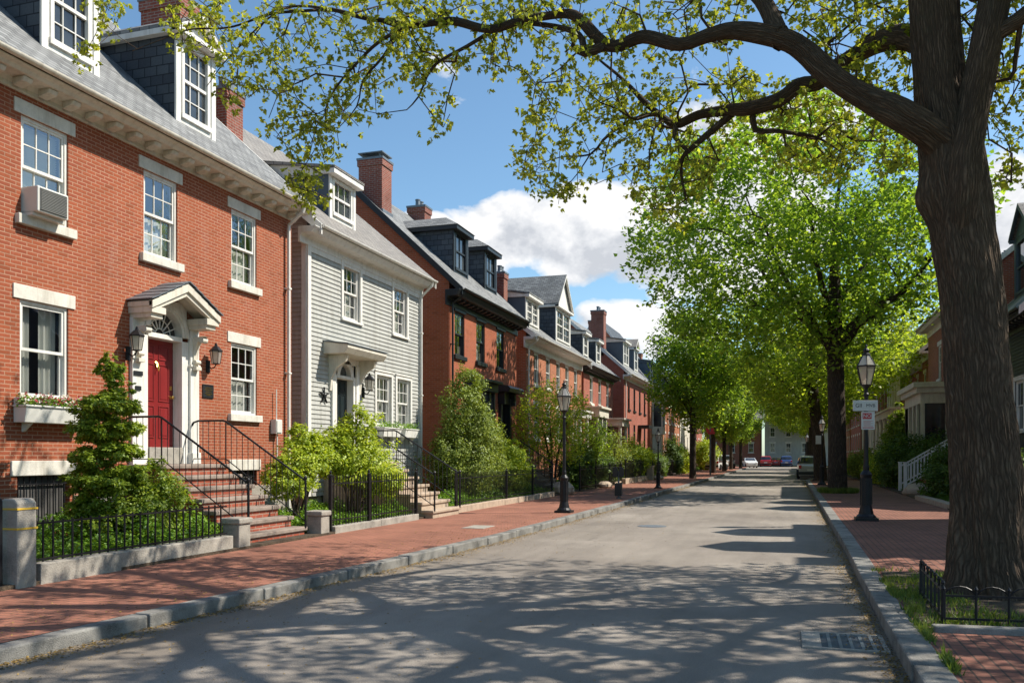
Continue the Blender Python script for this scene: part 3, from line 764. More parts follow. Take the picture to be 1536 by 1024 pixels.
# ---------------------------------------------------------------- ground, road, pavements
def sheet(name, pts, z, mat, kind='structure', label=None):
    b = MB(); b.add([(x, y, z) for x, y in pts], [tuple(range(len(pts)))])
    o = b.build(name, mat); return tag(o, label, None, None, kind)

LK = [(-6.1, -4), (-6.05, 0), (-5.95, 5), (-5.72, 8.5), (-5.45, 12), (-5.28, 15), (-5.15, 20), (-5.1, 28), (-5.1, 34), (-5.05, 42), (-5.0, 60), (-4.95, 90), (-4.9, 131)]
RK = [(.85, -4), (.85, 0), (.88, 6.8), (.9, 10.3), (.97, 14.8), (1.05, 24), (1.13, 36.7), (1.22, 52), (1.26, 61.4), (3.3, 62.6), (3.3, 131)]

def m_asphalt():
    t = NT('asphalt'); o = t.obj()
    agg = t.noise(o, 110, 3, .7); agg2 = t.n('ShaderNodeTexVoronoi', {'Vector': o, 'Scale': 75.}).outputs[0]
    big = t.noise(o, .35, 5, .6); mid = t.noise(t.mapping(o, (1.6, .22, 1)), 1., 4, .6)
    c = t.ramp(big, [(.3, (.195, .168, .142)), (.55, (.265, .232, .197)), (.75, (.335, .297, .252))])
    c = t.mix(.5, c, t.ramp(mid, [(.35, .68), (.65, 1.18)]), 'MULTIPLY')
    c = t.mix(.75, c, t.ramp(agg, [(.32, .45), (.5, 1.), (.68, 1.5)]), 'MULTIPLY')
    c = t.mix(.5, c, t.ramp(agg2, [(.1, 1.25), (.5, .8)]), 'MULTIPLY')
    sx = t.n('ShaderNodeSeparateXYZ', {0: o}).outputs; en = t.math('MULTIPLY', t.math('SUBTRACT', t.noise(o, 2.5, 3), .5), .12)
    for x0, y0, hx, hy, k in ((-4.1, 19.0, .5, 2.6, .93), (-.6, 26.5, .7, 2.2, 1.06)):
        # old repairs cut into the surface, each with a tar edge
        dx = t.math('SUBTRACT', t.math('ABSOLUTE', t.math('ADD', t.math('SUBTRACT', sx[0], x0), en)), hx); dy = t.math('SUBTRACT', t.math('ABSOLUTE', t.math('ADD', t.math('SUBTRACT', sx[1], y0), en)), hy); dd = t.math('MAXIMUM', dx, dy)
        c = t.mix(t.math('LESS_THAN', dd, 0.), c, t.mix(1., c, (k, k, k * .99), 'MULTIPLY'))
    # cracks
    wv = t.n('ShaderNodeVectorMath', {0: o, 1: t.n('ShaderNodeVectorMath', {0: t.n('ShaderNodeTexNoise', {'Vector': o, 'Scale': 1.6, 'Detail': 5.}).outputs[1], 'Scale': .9}, operation='SCALE').outputs[0]}).outputs[0]
    ck = t.n('ShaderNodeTexVoronoi', {'Vector': t.mapping(wv, (.22, .12, .2)), 'Scale': 1.}, feature='DISTANCE_TO_EDGE').outputs[0]
    gate = t.noise(o, .16, 2)
    k = t.math('MULTIPLY', t.ramp(ck, [(.0, .8), (.0022, .5), (.005, 0.)]), t.ramp(gate, [(.45, 0.), (.6, .7)]))
    c = t.mix(k, c, (.05, .048, .045))
    # dirt drifts along the gutters: stays put, brownish
    x = t.n('ShaderNodeSeparateXYZ', {0: o}).outputs[0]
    e = t.math('ABSOLUTE', t.math('ADD', x, 2.2)); dn = t.noise(o, 1.5, 4)
    dirt = t.math('MULTIPLY', t.ramp(t.math('SUBTRACT', t.math('ADD', e, t.math('MULTIPLY', dn, .5)), 2.65), [(.0, 0.), (.8, 1.)]), .45)
    c = t.mix(dirt, c, (.15, .115, .075))
    h = t.math('ADD', t.math('MULTIPLY', agg, .7), t.math('SUBTRACT', t.math('MULTIPLY', agg2, .5), t.math('MULTIPLY', k, 1.)))
    return t.pbr(c, .85, 0, t.bump(h, .8, .006), .3)
M['asphalt'] = m_asphalt()
M['earth'] = m_plain('grassy_earth', (.06, .08, .03), .95, var=.4, scale=.6, bump=.6, bd=.02, fine=25)

sheet('ground', [(-900, -60), (900, -60), (900, 1800), (-900, 1800)], -.03, M['earth'])
road = [(x, y) for x, y in RK] + [(60, 131), (60, 146), (-60, 146), (-60, 131)] + [(x, y) for x, y in reversed(LK)]
sheet('road', road, 0.0, M['asphalt'])

def kerb(name, line, side, w=.2, h=.13):
    """separate granite stones along a bent line"""
    b = MB(); pts = [Vector((x, y, 0)) for x, y in line]; acc = []
    for a, c in zip(pts, pts[1:]):
        n = max(1, round((c - a).length / 1.9)) if (c - a).length > 3 else 1
        for i in range(n): acc.append(a.lerp(c, i / n))
    acc.append(pts[-1])
    # smooth the bends
    for _ in range(2): acc = [acc[0]] + [(acc[i - 1] + acc[i] * 2 + acc[i + 1]) / 4 for i in range(1, len(acc) - 1)] + [acc[-1]]
    for a, c in zip(acc, acc[1:]):
        d = (c - a).normalized(); nrm = Vector((d.y, -d.x, 0)) * side; g = .008
        a2, c2 = a + d * g, c - d * g; zt = h + rnd.uniform(-.006, .01); j = rnd.uniform(-.008, .008); j2 = rnd.uniform(-.008, .008)
        P = [a2 + nrm * j, c2 + nrm * j2, c2 + nrm * w, a2 + nrm * w]
        b.add([(p.x, p.y, -.1) for p in P] + [(p.x, p.y, zt) for p in P], [(0, 1, 5, 4), (1, 2, 6, 5), (2, 3, 7, 6), (3, 0, 4, 7), (4, 5, 6, 7)] if side < 0 else [(4, 5, 1, 0), (5, 6, 2, 1), (6, 7, 3, 2), (7, 4, 0, 3), (7, 6, 5, 4)])
    return tag(b.build(name, M['granite'], bevel=.018), None, None, None, 'structure')
kerb('kerb_left', LK, -1); kerb('kerb_right', RK, 1, .24)
def pave(name, inner, outer, mat):
    b = MB(); n = min(len(inner), len(outer))
    for i in range(n - 1):
        p, q, r_, s_ = inner[i], inner[i + 1], outer[i + 1], outer[i]
        b.quad((*p, .125), (*q, .125), (*r_, .125), (*s_, .125))
    return tag(b.build(name, mat), None, None, None, 'structure')
pave('pavement_left', [(x - .19, y) for x, y in LK], [(-8.45, y) for x, y in LK], M['paver'])
rin = [(.85, -4), (.85, 0), (.88, 6.8), (.9, 10.3), (.97, 14.8), (1.05, 24), (1.13, 36.7), (1.22, 52), (1.28, 61.4), (3.3, 62.6), (3.3, 131)]
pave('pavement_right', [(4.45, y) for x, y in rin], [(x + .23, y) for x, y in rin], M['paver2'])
b = MB(); b.box(-11.4, -8.45, -4, 130, .0, .17); tag(b.build('garden_soil', M['soil']), None, None, None, 'structure')
b = MB(); b.box(4.45, 9.0, -4, 130, .0, .16); tag(b.build('garden_soil', M['soil']), None, None, None, 'structure')

# ---------------------------------------------------------------- left side of the street
F = -11.3
# house one -------------------------------------------------
H1 = House('brick_house', 'big red brick house with white trim and red front door under a small gabled hood', 'house', F, 6.6, 11.3, 11.6, 'brick', 'slate', 7.6, .52, 42, gable=.12)
y0 = 6.6
for yc, c in ((8.02, 'half'), (10.75, 'blind'), (13.41, 'half'), (16.03, 'half')):
    H1.win(yc - .46 - y0, 5.4, .92, 1.56, curtain=c, grid=(3, 2), lower=(3, 2))
for yc, c, g in ((8.02, 'half', (1, 1)), (10.74, 'sides', (1, 1)), (16.03, 'half', (3, 2))):
    H1.win(yc - .47 - y0, 2.56, .94, 1.53, curtain=c, grid=g, lower=g)
H1.holes.append((12.85 - y0, 14.17 - y0, 1.5, 4.52))
H1.holes.append((10.22 - y0, 11.24 - y0, .45, 1.34)); H1.holes.append((15.6 - y0, 16.5 - y0, .55, 1.34))
H1.shell(); H1.roof(); H1.cornice('modillion', 'cream', soffit=7.42, frieze=.14); H1.downspout(11.05)
for yc in (8.35, 11.68, 14.95): H1.dormer(yc - y0, 1.22, 1.85, -.42, 'pediment', 1, (3, 2), pk=34, glass='dglass')
H1.chimney(-3.05, 10.72, 1.15, .62, 12.75)
h = H1.h
# cellar windows
for a, c in ((10.22, 11.24), (15.6, 16.5)):
    b = MB(); b.box(-.02, .03, a - .12 - y0, c + .12 - y0, 1.345, 1.58); w_ = b.build('cellar_window', M['lintel'], h, bevel=.01)
    b = MB()
    b.box(-.16, -.1, a - y0, c - y0, .45, 1.34)
    b.build('pane', M['inside'], w_); b = MB()  # solid dark slab stands in for the unlit cellar behind the bars
    for i in range(9): q = a - y0 + .06 + i * (c - a - .12) / 8; b.box(-.06, -.045, q - .008, q + .008, .45, 1.34)
    b.box(-.065, -.04, a - y0, c - y0, 1.2, 1.22); b.box(-.065, -.04, a - y0, c - y0, .6, .62); b.build('bars', M['iron'], w_)
for a, c in ((0, 10.1 - y0), (11.3 - y0, 12.3 - y0), (14.4 - y0, 11.3)):
    b = MB(); b.box(.0, .035, a, c, .16, 1.0); b.build('water_table', M['stone'], h, bevel=.01)
# door, surround, fanlight, hood
yd = 13.51 - y0
H1.door(yd - .47, 1.82, .94, 2.06, 'red_door', recess=.2)
b = MB()
b.lathe([(.05, 0), (.02, .02)], (0, 0, 0), 10); b.v = [(-.185 + p[2], yd + p[1], 3.42 + p[0]) for p in b.v]
b.tube([(-.17, yd, 3.42), (-.15, yd - .03, 3.36), (-.14, yd, 3.28), (-.15, yd + .03, 3.36), (-.17, yd, 3.42)], .012, 6)
[c for c in h.children if c.name.startswith('door')][0]
dr = [c for c in h.children if c.name.startswith('door')][0]; b.build('knocker', M['brass'], dr)
b = MB()
for sg in (-1, 1):
    b.box(-.2, .02, yd + sg * .47, yd + sg * .66, 1.5, 3.9)             # jambs
    yo = yd + sg * .79
    b.box(.0, .07, yo - .13, yo + .13, 1.5, 4.16)
    b.box(.0, .10, yo - .15, yo + .15, 1.5, 1.72); b.box(0, .095, yo - .145, yo + .145, 3.42, 3.47)
b.box(-.2, .03, yd - .47, yd + .47, 3.88, 3.97)                        # transom
def arc(r0, r1, x0, x1, zc=3.97, n=20, yy=yd):
    for i in range(n):
        a0, a1 = math.pi * i / n, math.pi * (i + 1) / n
        q = [(yy + r * math.cos(a), zc + r * math.sin(a)) for r, a in ((r0, a0), (r1, a0), (r1, a1), (r0, a1))]
        b.prism(q, 'x', x0, x1)
arc(.46, .52, -.2, .045); arc(.52, .6, -.1, .075); arc(.6, .66, 0, .05)
# flat panel round the arch
for i in range(16):
    a0, a1 = math.pi * i / 16, math.pi * (i + 1) / 16
    p = [(yd + .6 * math.cos(a0), 3.97 + .6 * math.sin(a0)), (yd + .6 * math.cos(a1), 3.97 + .6 * math.sin(a1))]
    b.prism([p[0], (p[0][0], 4.64), (p[1][0], 4.64), p[1]], 'x', -.005, .03)
b.build('door_surround', M['white'], h, bevel=.006)
b = MB(); b.box(-.2, .05, yd - .47, yd + .47, 1.5, 1.82); b.build('doorstep', M['stone'], h, bevel=.01)
b = MB()
for i in range(1, 8):
    a = math.pi * i / 8; b.beam((-.12, yd + .12 * math.cos(a), 3.97 + .12 * math.sin(a)), (-.12, yd + .46 * math.cos(a), 3.97 + .46 * math.sin(a)), .02)
for rr in (.12, .3):
    pts = [(-.12, yd + rr * math.cos(math.pi * i / 16), 3.97 + rr * math.sin(math.pi * i / 16)) for i in range(17)]
    b.tube(pts, .011, 5)
fl = b.build('fanlight', M['white'], h)
b = MB(); b.box(-.15, -.14, yd - .5, yd + .5, 3.95, 4.46); b.build('pane', M['dglass'], fl)
b = MB(); xo, hw, zl, zk = .54, .97, 4.42, 4.92
for sg in (-1, 1):
    # raking cornice and soffit of the hood
    v = [(0, yd + sg * hw, zl - .08), (xo, yd + sg * hw, zl - .08), (xo, yd, zk - .08), (0, yd, zk - .08)]; v2 = [(p[0], p[1], p[2] + .09) for p in v]
    q = [(0, 1, 2, 3), (7, 6, 5, 4), (0, 4, 5, 1), (1, 5, 6, 2), (2, 6, 7, 3), (3, 7, 4, 0)]
    if sg < 0: q = [tuple(reversed(f)) for f in q]
    b.add(v + v2, q)
    b.prism([(yd + sg * hw, zl - .12), (yd + sg * hw, zl + .01), (yd, zk + .0), (yd, zk - .16)], 'x', xo - .07, xo + .012)
    b.prism([(yd + sg * (hw - .14), zl - .13), (yd + sg * (hw - .14), zl - .0), (yd, zk - .1), (yd, zk - .25)], 'x', xo - .13, xo - .03)
    b.box(.0, xo - .02, yd + sg * .58, yd + sg * (hw - .02), zl - .19, zl - .07)
    b.box(.0, xo - .07, yd + sg * .61, yd + sg * (hw - .06), zl - .27, zl - .185)
hd = b.build('door_hood', M['cream'], h, bevel=.006)
b = MB()
for sg in (-1, 1):
    yo = yd + sg * .79
    b = MB(); pr = [(.06, 4.02)] + [(.36 - .26 * math.sin(a) - .03 * math.sin(2 * a), 4.02 - .58 * (1 - math.cos(a))) for a in [math.pi / 2 * i / 8 for i in range(9)]] + [(.06, 3.44)]
    b.prism(pr, 'y', yo - .065, yo + .065)
    for (xx, zz, rr) in ((.27, 3.95, .06), (.12, 3.52, .045)):
        pp = [(xx + rr * math.cos(2 * math.pi * i / 14), zz + rr * math.sin(2 * math.pi * i / 14)) for i in range(14)]; b.prism(pp, 'y', yo - .075, yo + .075)
    b.box(.05, .17, yo - .08, yo + .08, 3.36, 3.43)
    b.build('console', M['cream'], hd, bevel=.006)
b = MB()
for sg in (-1, 1):
    L = math.hypot(hw + .04, zk - zl); n = 5
    for i in range(n):
        f0, f1 = i / n, (i + 1) / n + .03
        a = (yd + sg * (hw + .04) * (1 - f0), zl + (zk - zl) * f0 + .035); c = (yd + sg * (hw + .04) * (1 - f1 if f1 < 1 else 0), zl + (zk - zl) * min(f1, 1) + .018)
        for k in range(4):
            x0 = .0 + k * (xo + .05) / 4; x1 = x0 + (xo + .05) / 4 - .006
            b.prism([a, (a[0], a[1] + .02), (c[0], c[1] + .02), c], 'x', x0, x1)
b.build('hood_roof', M['zinc'], hd)
# wall lanterns, plaque and number plates by the red door
def wall_lantern(loc, label, fx=.2, s=1.0, dirx=1):
    t = thing('wall_lantern', label, 'wall lamp', loc, 0 if dirx > 0 else math.pi, 'lanterns beside the front doors')
    b = MB(); b.box(0, .02, -.05 * s, .05 * s, -.12 * s, .1 * s)
    b.tube([(.01, 0, 0), (.08 * s, 0, -.05 * s), (fx * .8, 0, -.03 * s), (fx, 0, .02 * s)], .011 * s, 6)
    b.lathe([(.03 * s, 0), (.075 * s, .012 * s), (.075 * s, .02 * s)], (fx, 0, .02 * s), 6)
    b.lathe([(.115 * s, 0), (.118 * s, .015 * s), (.05 * s, .09 * s), (.03 * s, .1 * s), (.02 * s, .14 * s), (.002, .16 * s)], (fx, 0, .25 * s), 6)
    for i in range(6):
        a = 2 * math.pi * (i + .5) / 6; b.beam((fx + .072 * s * math.cos(a), .072 * s * math.sin(a), .03 * s), (fx + .105 * s * math.cos(a), .105 * s * math.sin(a), .26 * s), .009)
    b.build('bracket', M['iron'], t)
    g = MB(); g.lathe([(.068 * s, .035 * s), (.1 * s, .25 * s)], (fx, 0, 0), 6, cap=False); g.build('globe', M['lampglass'], t); return t
wall_lantern((F + .07, 12.47, 3.5), 'black wall lantern to the left of the red door', s=1.15)
wall_lantern((F + .005, 14.78, 3.5), 'black wall lantern to the right of the red door', s=1.15)
b = MB(); b.box(0, .02, -.17, .17, -.14, .14); b.box(.02, .026, -.15, .15, .115, .125); b.box(.02, .026, -.15, .15, -.125, -.115)
pl = b.build('wall_plaque', M['dark'], loc=(F + .002, 14.78, 2.98)); tag(pl, 'dark bronze plaque on the brick beside the red door', 'plaque')
b = MB()
for zz, ww in ((.07, .1), (.03, .12), (-.01, .09), (-.05, .12), (-.08, .06)): b.box(.021, .024, -ww, ww, zz - .008, zz + .008)
b.build('lettering', M['brass'], pl)
b = MB(); b.box(.075, .09, yd - .9, yd - .68, 3.12, 3.2); b.build('number_plate', M['dark'], h); b = MB(); b.box(.075, .09, yd - .86, yd - .72, 2.85, 2.93); b.build('number_plate', M['dark'], h)
# air conditioner, window box
t = thing('air_conditioner', 'white air conditioner sitting in the upper left window of the brick house', 'air conditioner', (F, 10.62, 5.42))
b = MB(); b.box(-.2, .3, -.3, .3, .02, .42); b.build('case', M['plastic_w'], t, bevel=.02)
b = MB(); b.box(.3, .31, -.26, .26, .05, .39)
for i in range(14): b.box(.31, .32, -.25, .25, .06 + i * .024, .072 + i * .024)
b.build('grille', M['ac_grille'], t)
b = MB(); b.box(-.1, -.08, -.34, -.305, 0, .45); b.box(-.1, -.08, .305, .34, 0, .45); b.box(-.12, .2, -.3, .3, -.03, .015); b.build('support', M['plastic_w'], t)

def cover_points(n, x0, x1, y0, y1, z, hgt, seed, bump=.12):
    rg = np.random.default_rng(seed); P = np.zeros((n, 3)); P[:, 0] = x0 + (x1 - x0) * rg.random(n); P[:, 1] = y0 + (y1 - y0) * rg.random(n)
    hh = .5 + .5 * np.sin(P[:, 0] * 4.1 + np.sin(P[:, 1] * 1.7) * 2) * np.sin(P[:, 1] * 3.3 + 1); P[:, 2] = z + hgt * (rg.random(n) ** .6) * (.45 + .9 * hh * hh)
    return P

def window_box(name, label, x, yc, z, w, fl, n, leaf='leaf_cover', mat='plastic_w', petals=0, group=None):
    t = thing(name, label, 'window box', (x, yc, z), 0, group)
    b = MB(); b.prism([(.02, 0), (.24, 0), (.28, .24), (.02, .24)], 'y', -w / 2, w / 2); b.box(.02, .3, -w / 2 - .02, w / 2 + .02, .24, .27)
    b.build('box', M[mat], t, bevel=.008)
    b = MB()
    for yy in (-w * .35, w * .35): b.prism([(0.0, -.14), (.03, -.14), (.2, 0), (0, 0)], 'y', yy - .02, yy + .02)
    b.build('bracket', M[mat], t)
    rg = np.random.default_rng(int(yc * 10)); P = np.zeros((n, 3)); P[:, 0] = .03 + .26 * rg.random(n); P[:, 1] = (rg.random(n) - .5) * w * 1.05
    P[:, 2] = .25 + fl * rg.random(n) * (.5 + .5 * np.abs(np.sin(P[:, 1] * 9)))
    link('plants', leaves_mesh('plants', P, .06, 'oval', M[leaf], 3), t)
    if petals:
        P2 = P[:petals].copy(); P2[:, 2] += .05; P2[:, 0] += .03; link('flowers', leaves_mesh('flowers', P2, .045, 'lobed', M['petal'], 4), t)
    return t
window_box('window_box', 'grey window box of pink and white flowers on the red brick house', F, 10.76, 2.17, 1.25, .17, 900, petals=420)

# house two: clapboard ---------------------------------------
y0 = 18.62
H2 = House('clapboard_house', 'light grey clapboard house with white trim standing between two brick houses', 'house', F, y0, 6.85, 10.5, 'siding', 'slate_tan', 7.32, .5, 40, gable=.16, front_siding=True, wtop=7.0)
for yc in (20.86, 23.95): H2.win(yc - .47 - y0, 5.36, .94, 1.46, grid=(3, 2), lintel=None, casing=.11, curtain='half')
for yc in (22.83, 24.2): H2.win(yc - .5 - y0, 2.54, .98, 1.48, grid=(3, 2), lintel=None, casing=.1, curtain='sides')
H2.holes.append((19.98 - y0, 20.98 - y0, 1.5, 4.12))
H2.shell(); H2.roof(); H2.cornice('plain', 'white', soffit=7.1, frieze=.22, ret=True); H2.downspout(6.76)
H2.dormer(21.2 - y0, 1.42, 1.3, -.45, 'shed', 1, (3, 1), cheek='bluegrey')
H2.chimney(-2.8, .62, .5, .7, 11.3)
h = H2.h
b = MB(); b.box(0, .045, -.03, .12, .65, 7.0); b.box(0, .045, 6.72, 6.88, .65, 7.0); b.box(-.14, -.001, -.05, -.02, .65, 7.0); b.box(0, .03, .12, 6.72, 6.75, 7.0)
b.build('corner_board', M['white'], h, bevel=.005)
b = MB(); b.box(-10.45, -.05, .03, 6.82, .1, .66); b.build('foundation', M['stone'], h)
yd = 20.48 - y0
H2.door(yd - .45, 1.72, .9, 2.0, 'dark_door', recess=.17)
b = MB()
for sg in (-1, 1): b.box(-.17, .04, yd + sg * .45, yd + sg * .56, 1.5, 4.12); b.box(.0, .075, yd + sg * .56, yd + sg * .74, 1.5, 4.12)
b.box(-.17, .05, yd - .45, yd + .45, 3.72, 3.8)
arc(.3, .46, -.17, .05, 3.8, 12, yd)
b.prism([(yd - .56, 3.8), (yd - .56, 4.3), (yd - .4, 4.3), (yd - .46, 3.8)], 'x', -.16, .04); b.prism([(yd + .56, 3.8), (yd + .56, 4.3), (yd + .4, 4.3), (yd + .46, 3.8)], 'x', -.16, .04)
b.box(0, .05, yd - .74, yd + .74, 4.12, 4.3)
b.build('door_surround', M['white'], h, bevel=.005)
b = MB(); b.box(-.1, -.09, yd - .45, yd + .45, 3.78, 4.14); b.build('fanlight', M['dglass'], h)
b = MB(); b.box(-.15, .04, yd - .45, yd + .45, 1.4, 1.72); b.build('doorstep', M['stone'], h, bevel=.01)
b = MB(); b.prism([(0, 4.28), (.62, 4.28), (.72, 4.42), (.72, 4.5), (0, 4.6)], 'y', yd - 1.12, yd + 1.12)
for sg in (-1, 1):
    yo = yd + sg * .8
    b.prism([(0, 3.35), (.06, 3.35), (.1, 3.7), (.25, 3.95), (.5, 4.1), (.58, 4.28), (0, 4.28)], 'y', yo - .05, yo + .05)
hd = b.build('door_hood', M['cream'], h, bevel=.012)
b = MB(); b.prism([(0, 4.605), (.75, 4.505), (.75, 4.53), (0, 4.63)], 'y', yd - 1.15, yd + 1.15); b.build('hood_roof', M['zinc'], hd)
wall_lantern((F + .02, 21.52, 3.45), 'black wall lantern right of the dark door on the clapboard house', s=1.3)
b = MB()
for i in range(5): a = 2 * math.pi * i / 5 + .3; b.beam((.03, 0, 0), (.03, .22 * math.cos(a), .22 * math.sin(a)), .05, .02)
tag(b.build('star_ornament', M['iron'], loc=(F + .02, 19.35, 3.2)), 'dark metal star ornament on the grey clapboard left of the door', 'ornament')
window_box('window_box', 'white window box of green plants under the left one of the paired clapboard house windows', F + .05, 22.82, 2.22, 1.15, .2, 420, mat='white', group='window boxes on the clapboard house')
window_box('window_box', 'white window box of green plants under the right one of the paired clapboard house windows', F + .05, 24.2, 2.22, 1.0, .2, 380, mat='white', group='window boxes on the clapboard house')

# house three: brick with black trim --------------------------
y0 = 28.0
H3 = House('brick_house', 'red brick house with black trim and two hipped slate dormers', 'house', F, y0, 7.9, 9.0, 'brick3', 'slate', 7.55, .55, 43, trim='dark', gable=.1, rake='dark')
for yc in (29.03, 31.28, 33.7): H3.win(yc - .5 - y0, 5.3, .98, 1.56, grid=(2, 1), lintel='flat', curtain='half' if yc == 31.28 else None)
H3.holes += [(29.85 - y0, 31.65 - y0, 1.9, 4.2), (33.6 - y0, 34.7 - y0, 1.5, 4.3)]
H3.shell(); H3.roof(); H3.cornice('modillion', 'dark', soffit=7.25, frieze=.3, ret=True); H3.downspout(.12, 'dark')
for yc in (30.55, 34.0): H3.dormer(yc - y0, 1.5, 1.75, -.55, 'hip', 1, (2, 1), trim='dark', pk=30, ov=.2, roofm='slate', glass='dglass')
H3.chimney(-3.2, .62, .95, .8, 12.6, 'hood'); H3.chimney(-4.2, 6.9, .8, .7, 12.7)
h = H3.h
b = MB(); yb = 30.75 - y0
b.prism([(0, yb - 1.05), (.55, yb - .6), (.55, yb + .6), (0, yb + 1.05)], 'z', .2, 2.0)
b.prism([(0, yb - 1.15), (.68, yb - .68), (.68, yb + .68), (0, yb + 1.15)], 'z', 4.1, 4.42); b.prism([(0, yb - 1.3), (.85, yb - .8), (.85, yb + .8), (0, yb + 1.3)], 'z', 4.42, 4.52)
for q in ((.03, yb - 1.02), (.52, yb - .58), (.52, yb + .58), (.03, yb + 1.02), (.52, yb)): b.box(q[0] - .06, q[0] + .05, q[1] - .06, q[1] + .06, 2.0, 4.1)
bw = b.build('bay_window', M['dark'], h, bevel=.006)
b = MB(); b.add([(x, y, z) for z in (2.0, 4.1) for x, y in ((.0, yb - 1.03), (.5, yb - .58), (.5, yb + .58), (0, yb + 1.03))], [(0, 1, 5, 4), (1, 2, 6, 5), (2, 3, 7, 6)]); b.build('pane', M['dglass'], bw)
yd = 34.15 - y0
H3.door(yd - .5, 1.55, 1.0, 2.3, 'dark_door', recess=.2, knob=True)
b = MB()
for sg in (-1, 1): b.box(-.2, .12, yd + sg * .5, yd + sg * .72, 1.5, 4.1); b.box(-.0, .3, yd + sg * .6, yd + sg * .8, 3.8, 4.3)
b.box(-.2, .1, yd - .5, yd + .5, 3.85, 4.3); b.prism([(0, 4.3), (.55, 4.3), (.6, 4.45), (.5, 4.55), (0, 4.62)], 'y', yd - 1.0, yd + 1.0)
b.build('door_surround', M['dark'], h, bevel=.008)

# house four -------------------------------------------------
y0 = 37.4
H4 = House('brick_house', 'orange brick house with a flat topped dormer and a tall gabled dormer', 'house', F, y0, 11.1, 9.2, 'brick4', 'slate', 7.15, .55, 38, gable=.12)
for yc in (39.1, 41.2, 43.2, 45.1, 47.1):
    H4.win(yc - .4 - y0, 5.05, .8, 1.5, grid=(2, 1), glass='dglass'); 
    if yc not in (45.1,): H4.win(yc - .42 - y0, 2.5, .84, 1.55, grid=(2, 1), glass='dglass')
H4.holes.append((44.6 - y0, 45.6 - y0, 1.4, 3.8))
H4.shell(); H4.roof(); H4.cornice('plain', 'white', frieze=.35, ret=True); H4.downspout(.14)
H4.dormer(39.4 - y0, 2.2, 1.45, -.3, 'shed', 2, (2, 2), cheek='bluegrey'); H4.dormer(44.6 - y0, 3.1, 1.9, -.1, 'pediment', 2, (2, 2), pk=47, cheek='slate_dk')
H4.chimney(-1.35, .35, .5, .55, 10.2)
H4.door(44.65 - y0, 1.5, .95, 2.1, 'dark_door', knob=False)
b = MB(); yd = 45.1 - y0
for sg in (-1, 1): b.lathe([(.14, 0), (.11, .1), (.1, 2.2), (.14, 2.3)], (.9, yd + sg * .85, 1.4), 10); b.box(0, .12, yd + sg * .85 - .1, yd + sg * .85 + .1, 1.4, 3.7)
b.box(0, 1.1, yd - 1.1, yd + 1.1, 3.7, 4.0); b.box(0, 1.2, yd - 1.2, yd + 1.2, 4.0, 4.1); b.build('portico', M['white'], H4.h, bevel=.01)

# house five -------------------------------------------------
y0 = 49.1
H5 = House('brick_house', 'crimson brick house with dark cornice, pale porch and two small dormers', 'house', F, y0, 9.0, 8.8, 'brick6', 'slate', 7.0, .5, 39, gable=.1)
for yc in (51.2, 53.7, 56.2): H5.win(yc - .45 - y0, 4.9, .9, 1.6, grid=(1, 1), glass='dglass', curtain='full')
H5.holes += [(50.2 - y0, 52.2 - y0, 1.9, 4.0), (55.3 - y0, 56.3 - y0, 1.4, 3.8)]
H5.shell(); H5.roof(); H5.cornice('modillion', 'dark', frieze=.25)
for yc in (50.9, 54.6): H5.dormer(yc - y0, 1.35, 1.5, -.3, 'shed', 1, (2, 1), cheek='slate_dk', trim='white', roofm='slate')
H5.door(55.35 - y0, 1.4, .9, 2.1, 'dark_door', knob=False)
b = MB(); b.box(0, .7, 49.9 - y0, 52.5 - y0, .2, 1.9); b.box(0, .8, 49.8 - y0, 52.6 - y0, 4.0, 4.5); b.box(0, .95, 49.7 - y0, 52.7 - y0, 4.5, 4.62)
for yy in (49.98, 51.2, 52.42): b.box(.6, .7, yy - .07 - y0, yy + .07 - y0, 1.9, 4.0)
bw = b.build('bay_window', M['cream'], H5.h, bevel=.01); b = MB(); b.box(.0, .62, 50.0 - y0, 52.4 - y0, 1.9, 4.0); b.build('pane', M['dglass'], bw)
b = MB(); yd = 55.8 - y0
for sg in (-1, 1):
    for xx in (.12, 1.1): b.lathe([(.15, 0), (.12, .1), (.1, 2.1), (.16, 2.2)], (xx, yd + sg * 1.0, 1.4), 10)
b.box(0, 1.3, yd - 1.2, yd + 1.2, 3.6, 4.0); b.box(0, 1.45, yd - 1.35, yd + 1.35, 4.0, 4.12); b.build('portico', M['cream'], H5.h, bevel=.01)

# house six --------------------------------------------------
y0 = 62.3
H6 = House('brick_house', 'red brick house with plain gable wall and narrow shuttered windows, black door hood', 'house', F, y0, 11.2, 9.5, 'brick6', 'slate', 7.7, .55, 42, gable=.14)
for yc in (64.3, 66.8, 69.4, 71.9): H6.win(yc - .42 - y0, 5.2, .84, 1.7, grid=(2, 1), glass='dglass', trim='dark', lintel=None)
for yc in (64.3, 66.8, 71.9): H6.win(yc - .42 - y0, 2.3, .84, 1.8, grid=(2, 1), glass='dglass', trim='dark', lintel=None)
H6.holes.append((68.9 - y0, 69.9 - y0, 1.4, 3.8)); H6.shell(); H6.roof(); H6.cornice('plain', 'white', frieze=.2, ret=True); H6.downspout(.3)
H6.dormer(65.3 - y0, 2.3, 1.9, -.4, 'shed', 2, (2, 1), cheek='bluegrey', roofm='slate_tan'); H6.dormer(69.9 - y0, 1.7, 1.9, -.4, 'pediment', 1, (2, 1), cheek='bluegrey', roofm='slate_tan')
H6.chimney(-2.0, .45, .95, .9, 12.5); H6.chimney(-4.2, 9.9, 1.2, .9, 13.3); H6.door(68.95 - y0, 1.4, .9, 2.1, 'dark_door', knob=False)
b = MB(); b.box(0, .9, 68.4 - y0, 70.4 - y0, 3.9, 4.15); b.build('door_hood', M['dark'], H6.h, bevel=.01)

